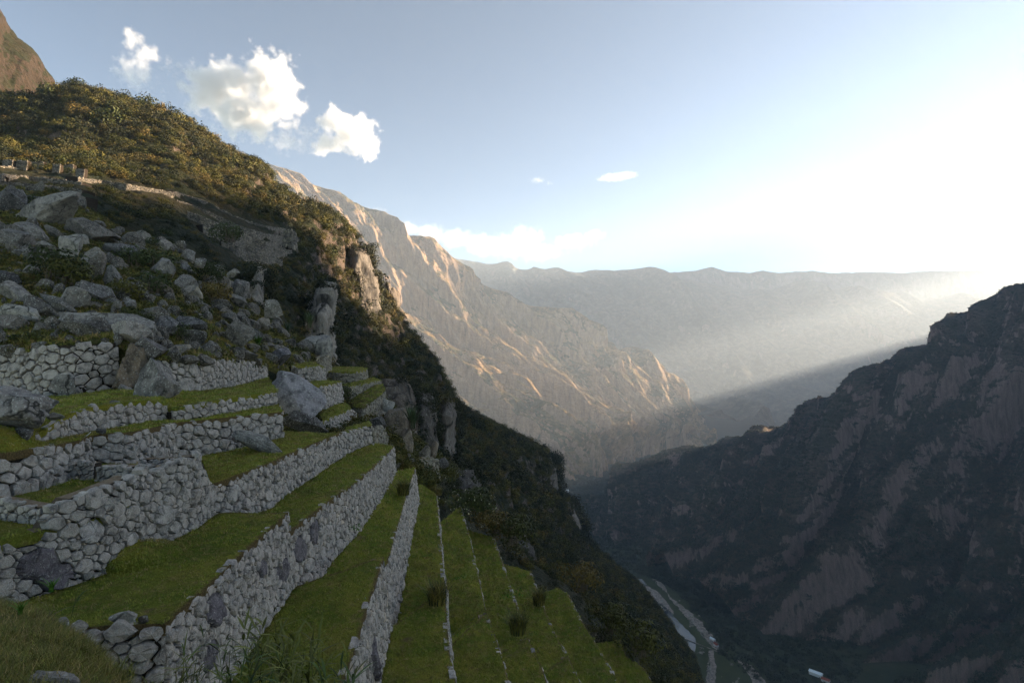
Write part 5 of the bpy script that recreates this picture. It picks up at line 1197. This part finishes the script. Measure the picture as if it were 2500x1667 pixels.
scatter('river_boulders', rp, np.exp(rnd.normal(-.1, .5, len(rp))), mesh_from('river_rock', Vi*np.array([1, .8, .6]), Fi, M['rock_pale'], smooth=False), rnd, .3)
mx_, my_ = rnd.uniform(1560, 1930, 3000), rnd.uniform(1400, 1720, 3000); k_ = inside(mx_, my_, [(1640, 1425), (1700, 1478), (1760, 1540), (1800, 1590), (1900, 1640), (1930, 1720), (1760, 1600), (1700, 1510)])
mp = np.array([tuple(unz(x, y, ZV)) for x, y in zip(mx_[k_], my_[k_])])
scatter('forest', mp, np.exp(rnd.normal(0, .4, len(mp)))*2.2, leafball('crown', 110, .20, rnd, 'forest', .8, 6), rnd, .1)
# ------------------------------------------------------------------ clouds: fog volumes well above and outside the haze box
def cloud(label, blobs, d, dens, res=110, rough=1.15, group=None, depth=.8, low=.32, contrast=2.0, seed=0.):
    """blobs: (pixel x, pixel y, radius x, radius y, weight) seen at distance d"""
    B = []
    for x, y, rx, ry, w in blobs:
        if d is None: B.append((Vector(x), rx, ry, w))       # already metres
        else: B.append((un(x, y, d), rx*d/F, ry*d/F, w))
    lo = [min(p[i]-(rx if i < 2 else ry)*1.35 for p, rx, ry, w in B) for i in range(3)]
    hi = [max(p[i]+(rx if i < 2 else ry)*1.35 for p, rx, ry, w in B) for i in range(3)]
    ctr = Vector([(a+b)/2 for a, b in zip(lo, hi)])
    ng = bpy.data.node_groups.new('cloud', 'GeometryNodeTree'); ng.interface.new_socket('Geometry', in_out='INPUT', socket_type='NodeSocketGeometry'); ng.interface.new_socket('Geometry', in_out='OUTPUT', socket_type='NodeSocketGeometry')
    N = ng.nodes.new; l = ng.links.new; go = N('NodeGroupOutput'); vc = N('GeometryNodeVolumeCube'); pos = N('GeometryNodeInputPosition')
    vc.inputs['Min'].default_value = tuple(a-c for a, c in zip(lo, ctr)); vc.inputs['Max'].default_value = tuple(a-c for a, c in zip(hi, ctr))
    ext = [h-l_ for h, l_ in zip(hi, lo)]; mx = max(ext)
    for k, q in zip(('Resolution X', 'Resolution Y', 'Resolution Z'), ext): vc.inputs[k].default_value = max(12, int(res*q/mx))
    def vm(op, a, b):
        x = N('ShaderNodeVectorMath'); x.operation = op
        for s, v in zip(x.inputs, (a, b)):
            if isinstance(v, bpy.types.NodeSocket): l(v, s)
            else: s.default_value = v
        return x.outputs['Value'] if op in ('LENGTH', 'DISTANCE') else x.outputs[0]
    def mt(op, a, b=0.0, c=None, clamp=False):
        x = N('ShaderNodeMath'); x.operation = op; x.use_clamp = clamp
        for s, v in zip(x.inputs, (a, b, c)):
            if v is None: continue
            if isinstance(v, bpy.types.NodeSocket): l(v, s)
            else: s.default_value = v
        return x.outputs[0]
    acc = None
    for p, rx, ry, w in B:
        q = vm('MULTIPLY', vm('SUBTRACT', pos.outputs[0], tuple(p-ctr)), (1/rx, 1/(rx*depth), 1/ry))
        f = mt('MULTIPLY', mt('SUBTRACT', 1.0, vm('LENGTH', q, (0, 0, 0))), w)
        acc = f if acc is None else mt('MAXIMUM', acc, f)
    r0 = sorted(b[2] for b in B)[len(B)//2]
    def nz(sc, det, off):
        t = N('ShaderNodeTexNoise'); t.inputs['Scale'].default_value = sc; t.inputs['Detail'].default_value = det; t.inputs['Roughness'].default_value = .62
        l(vm('ADD', pos.outputs[0], (off, off*.7, off*1.3)), t.inputs['Vector']); return t.outputs[0]
    n = mt('SUBTRACT', nz(1.6/r0, 7, 1000*seed+311.), .5)
    f = mt('ADD', acc, mt('MULTIPLY', n, 2.3*rough)); f = mt('SUBTRACT', f, low)
    f = mt('MULTIPLY', f, contrast, clamp=True)
    l(f, vc.inputs['Density']); l(vc.outputs[0], go.inputs[0])
    me = bpy.data.meshes.new('cloud'); o = obj('cloud', me, label=label, cat='cloud', group=group, kind='thing'); o.location = ctr
    md = o.modifiers.new('fog', 'NODES'); md.node_group = ng
    mat = bpy.data.materials.new('cloud_fog'); mat.use_nodes = True; t = mat.node_tree; t.nodes.remove(t.nodes['Principled BSDF'])
    pv = t.nodes.new('ShaderNodeVolumePrincipled'); pv.inputs['Color'].default_value = (.955, .975, .995, 1); pv.inputs['Density'].default_value = dens; pv.inputs['Anisotropy'].default_value = .2
    t.links.new(pv.outputs[0], t.nodes['Material Output'].inputs['Volume'])
    sm = N('GeometryNodeSetMaterial'); sm.inputs['Material'].default_value = mat; l(vc.outputs[0], sm.inputs[0]); l(sm.outputs[0], go.inputs[0])
    return o
cloud('big puffy white cloud with a notched top', [(545, 215, 105, 85, 1.1), (655, 200, 90, 90, 1.1), (600, 280, 110, 65, 1.1), (690, 265, 65, 65, 1), (490, 235, 60, 60, .9), (665, 165, 45, 40, .9)], 5200, .022, seed=1.)
cloud('smaller puffy cloud at the lower end of the big one', [(820, 300, 55, 52, 1.1), (862, 325, 70, 58, 1.1), (885, 365, 48, 36, 1), (800, 345, 60, 42, .9)], 5600, .022, seed=2.)
cloud('thin wispy cloud bridging the two puffy ones', [(700, 345, 70, 38, .8), (740, 325, 60, 30, .6), (770, 360, 50, 28, .7)], 5500, .004, seed=3.)
cloud('small upright wispy cloud above the golden hill', [(325, 95, 38, 35, .9), (350, 130, 48, 35, .9), (330, 180, 60, 60, .75), (420, 170, 35, 40, .45), (355, 215, 60, 40, .5)], 5000, .009, seed=4., rough=1.1)
cloud('low bank of cumulus resting on the sunlit ridge', [(1000, 560, 45, 26, .9), (1050, 570, 55, 30, 1), (1110, 585, 60, 34, 1), (1180, 600, 70, 38, 1), (1250, 600, 65, 45, 1), (1300, 580, 45, 34, .9), (1310, 615, 80, 30, .9), (1400, 590, 70, 28, .8), (1450, 575, 45, 20, .6), (1270, 565, 35, 25, .8)], 9800, .0045, res=110, seed=5., rough=.8)
cloud('flat little lens cloud alone in the middle of the sky', [(1500, 433, 50, 9, .9), (1530, 428, 38, 9, .9), (1470, 438, 24, 6, .8)], 9000, .006, seed=6., rough=.6, low=.25)
cloud('big bright cloud mass at the sunny side of the sky', [(2230, 480, 70, 40, .9), (2300, 500, 110, 50, .9), (2420, 480, 120, 90, 1), (2500, 440, 90, 60, 1), (2350, 570, 150, 60, .8), (2500, 560, 120, 90, .9), (2600, 480, 120, 120, 1)], 9800, .0030, res=110, seed=7., rough=1.0)
cloud('faint small cloud left of the lens cloud', [(1312, 440, 22, 8, .7), (1340, 448, 12, 6, .5)], 9000, .0025, seed=8., low=.2)
cloud('pale cloud peeking over the sunlit ridge', [(835, 500, 24, 18, .8), (915, 520, 34, 14, .8), (880, 540, 30, 20, .8)], 7200, .004, seed=9., low=.25)

# unseen bank of cloud added beyond the frame to break the sunlight into shafts
def bz(x, y): return .0443*y+.2096*x
cb = cloud('unseen bank of cloud added on the sunny side to cut the sunlight', [((10200, y, bz(10200, y)+dz-165), 0, r_, 480, 1.3) for y, dz, r_ in ((6700, 270, 420), (7100, 240, 420), (7500, 250, 420), (7950, 300, 420), (8400, 230, 420), (8850, 290, 420), (9300, 250, 420), (9700, 280, 420), (10200, 260, 420))], None, .02, res=80, seed=11., rough=.35, low=.15)

cb.name = 'unseen_shaft_cloud'; cb['kind'] = 'stuff'
for k_ in ('category', 'label'):
    if k_ in cb: del cb[k_]
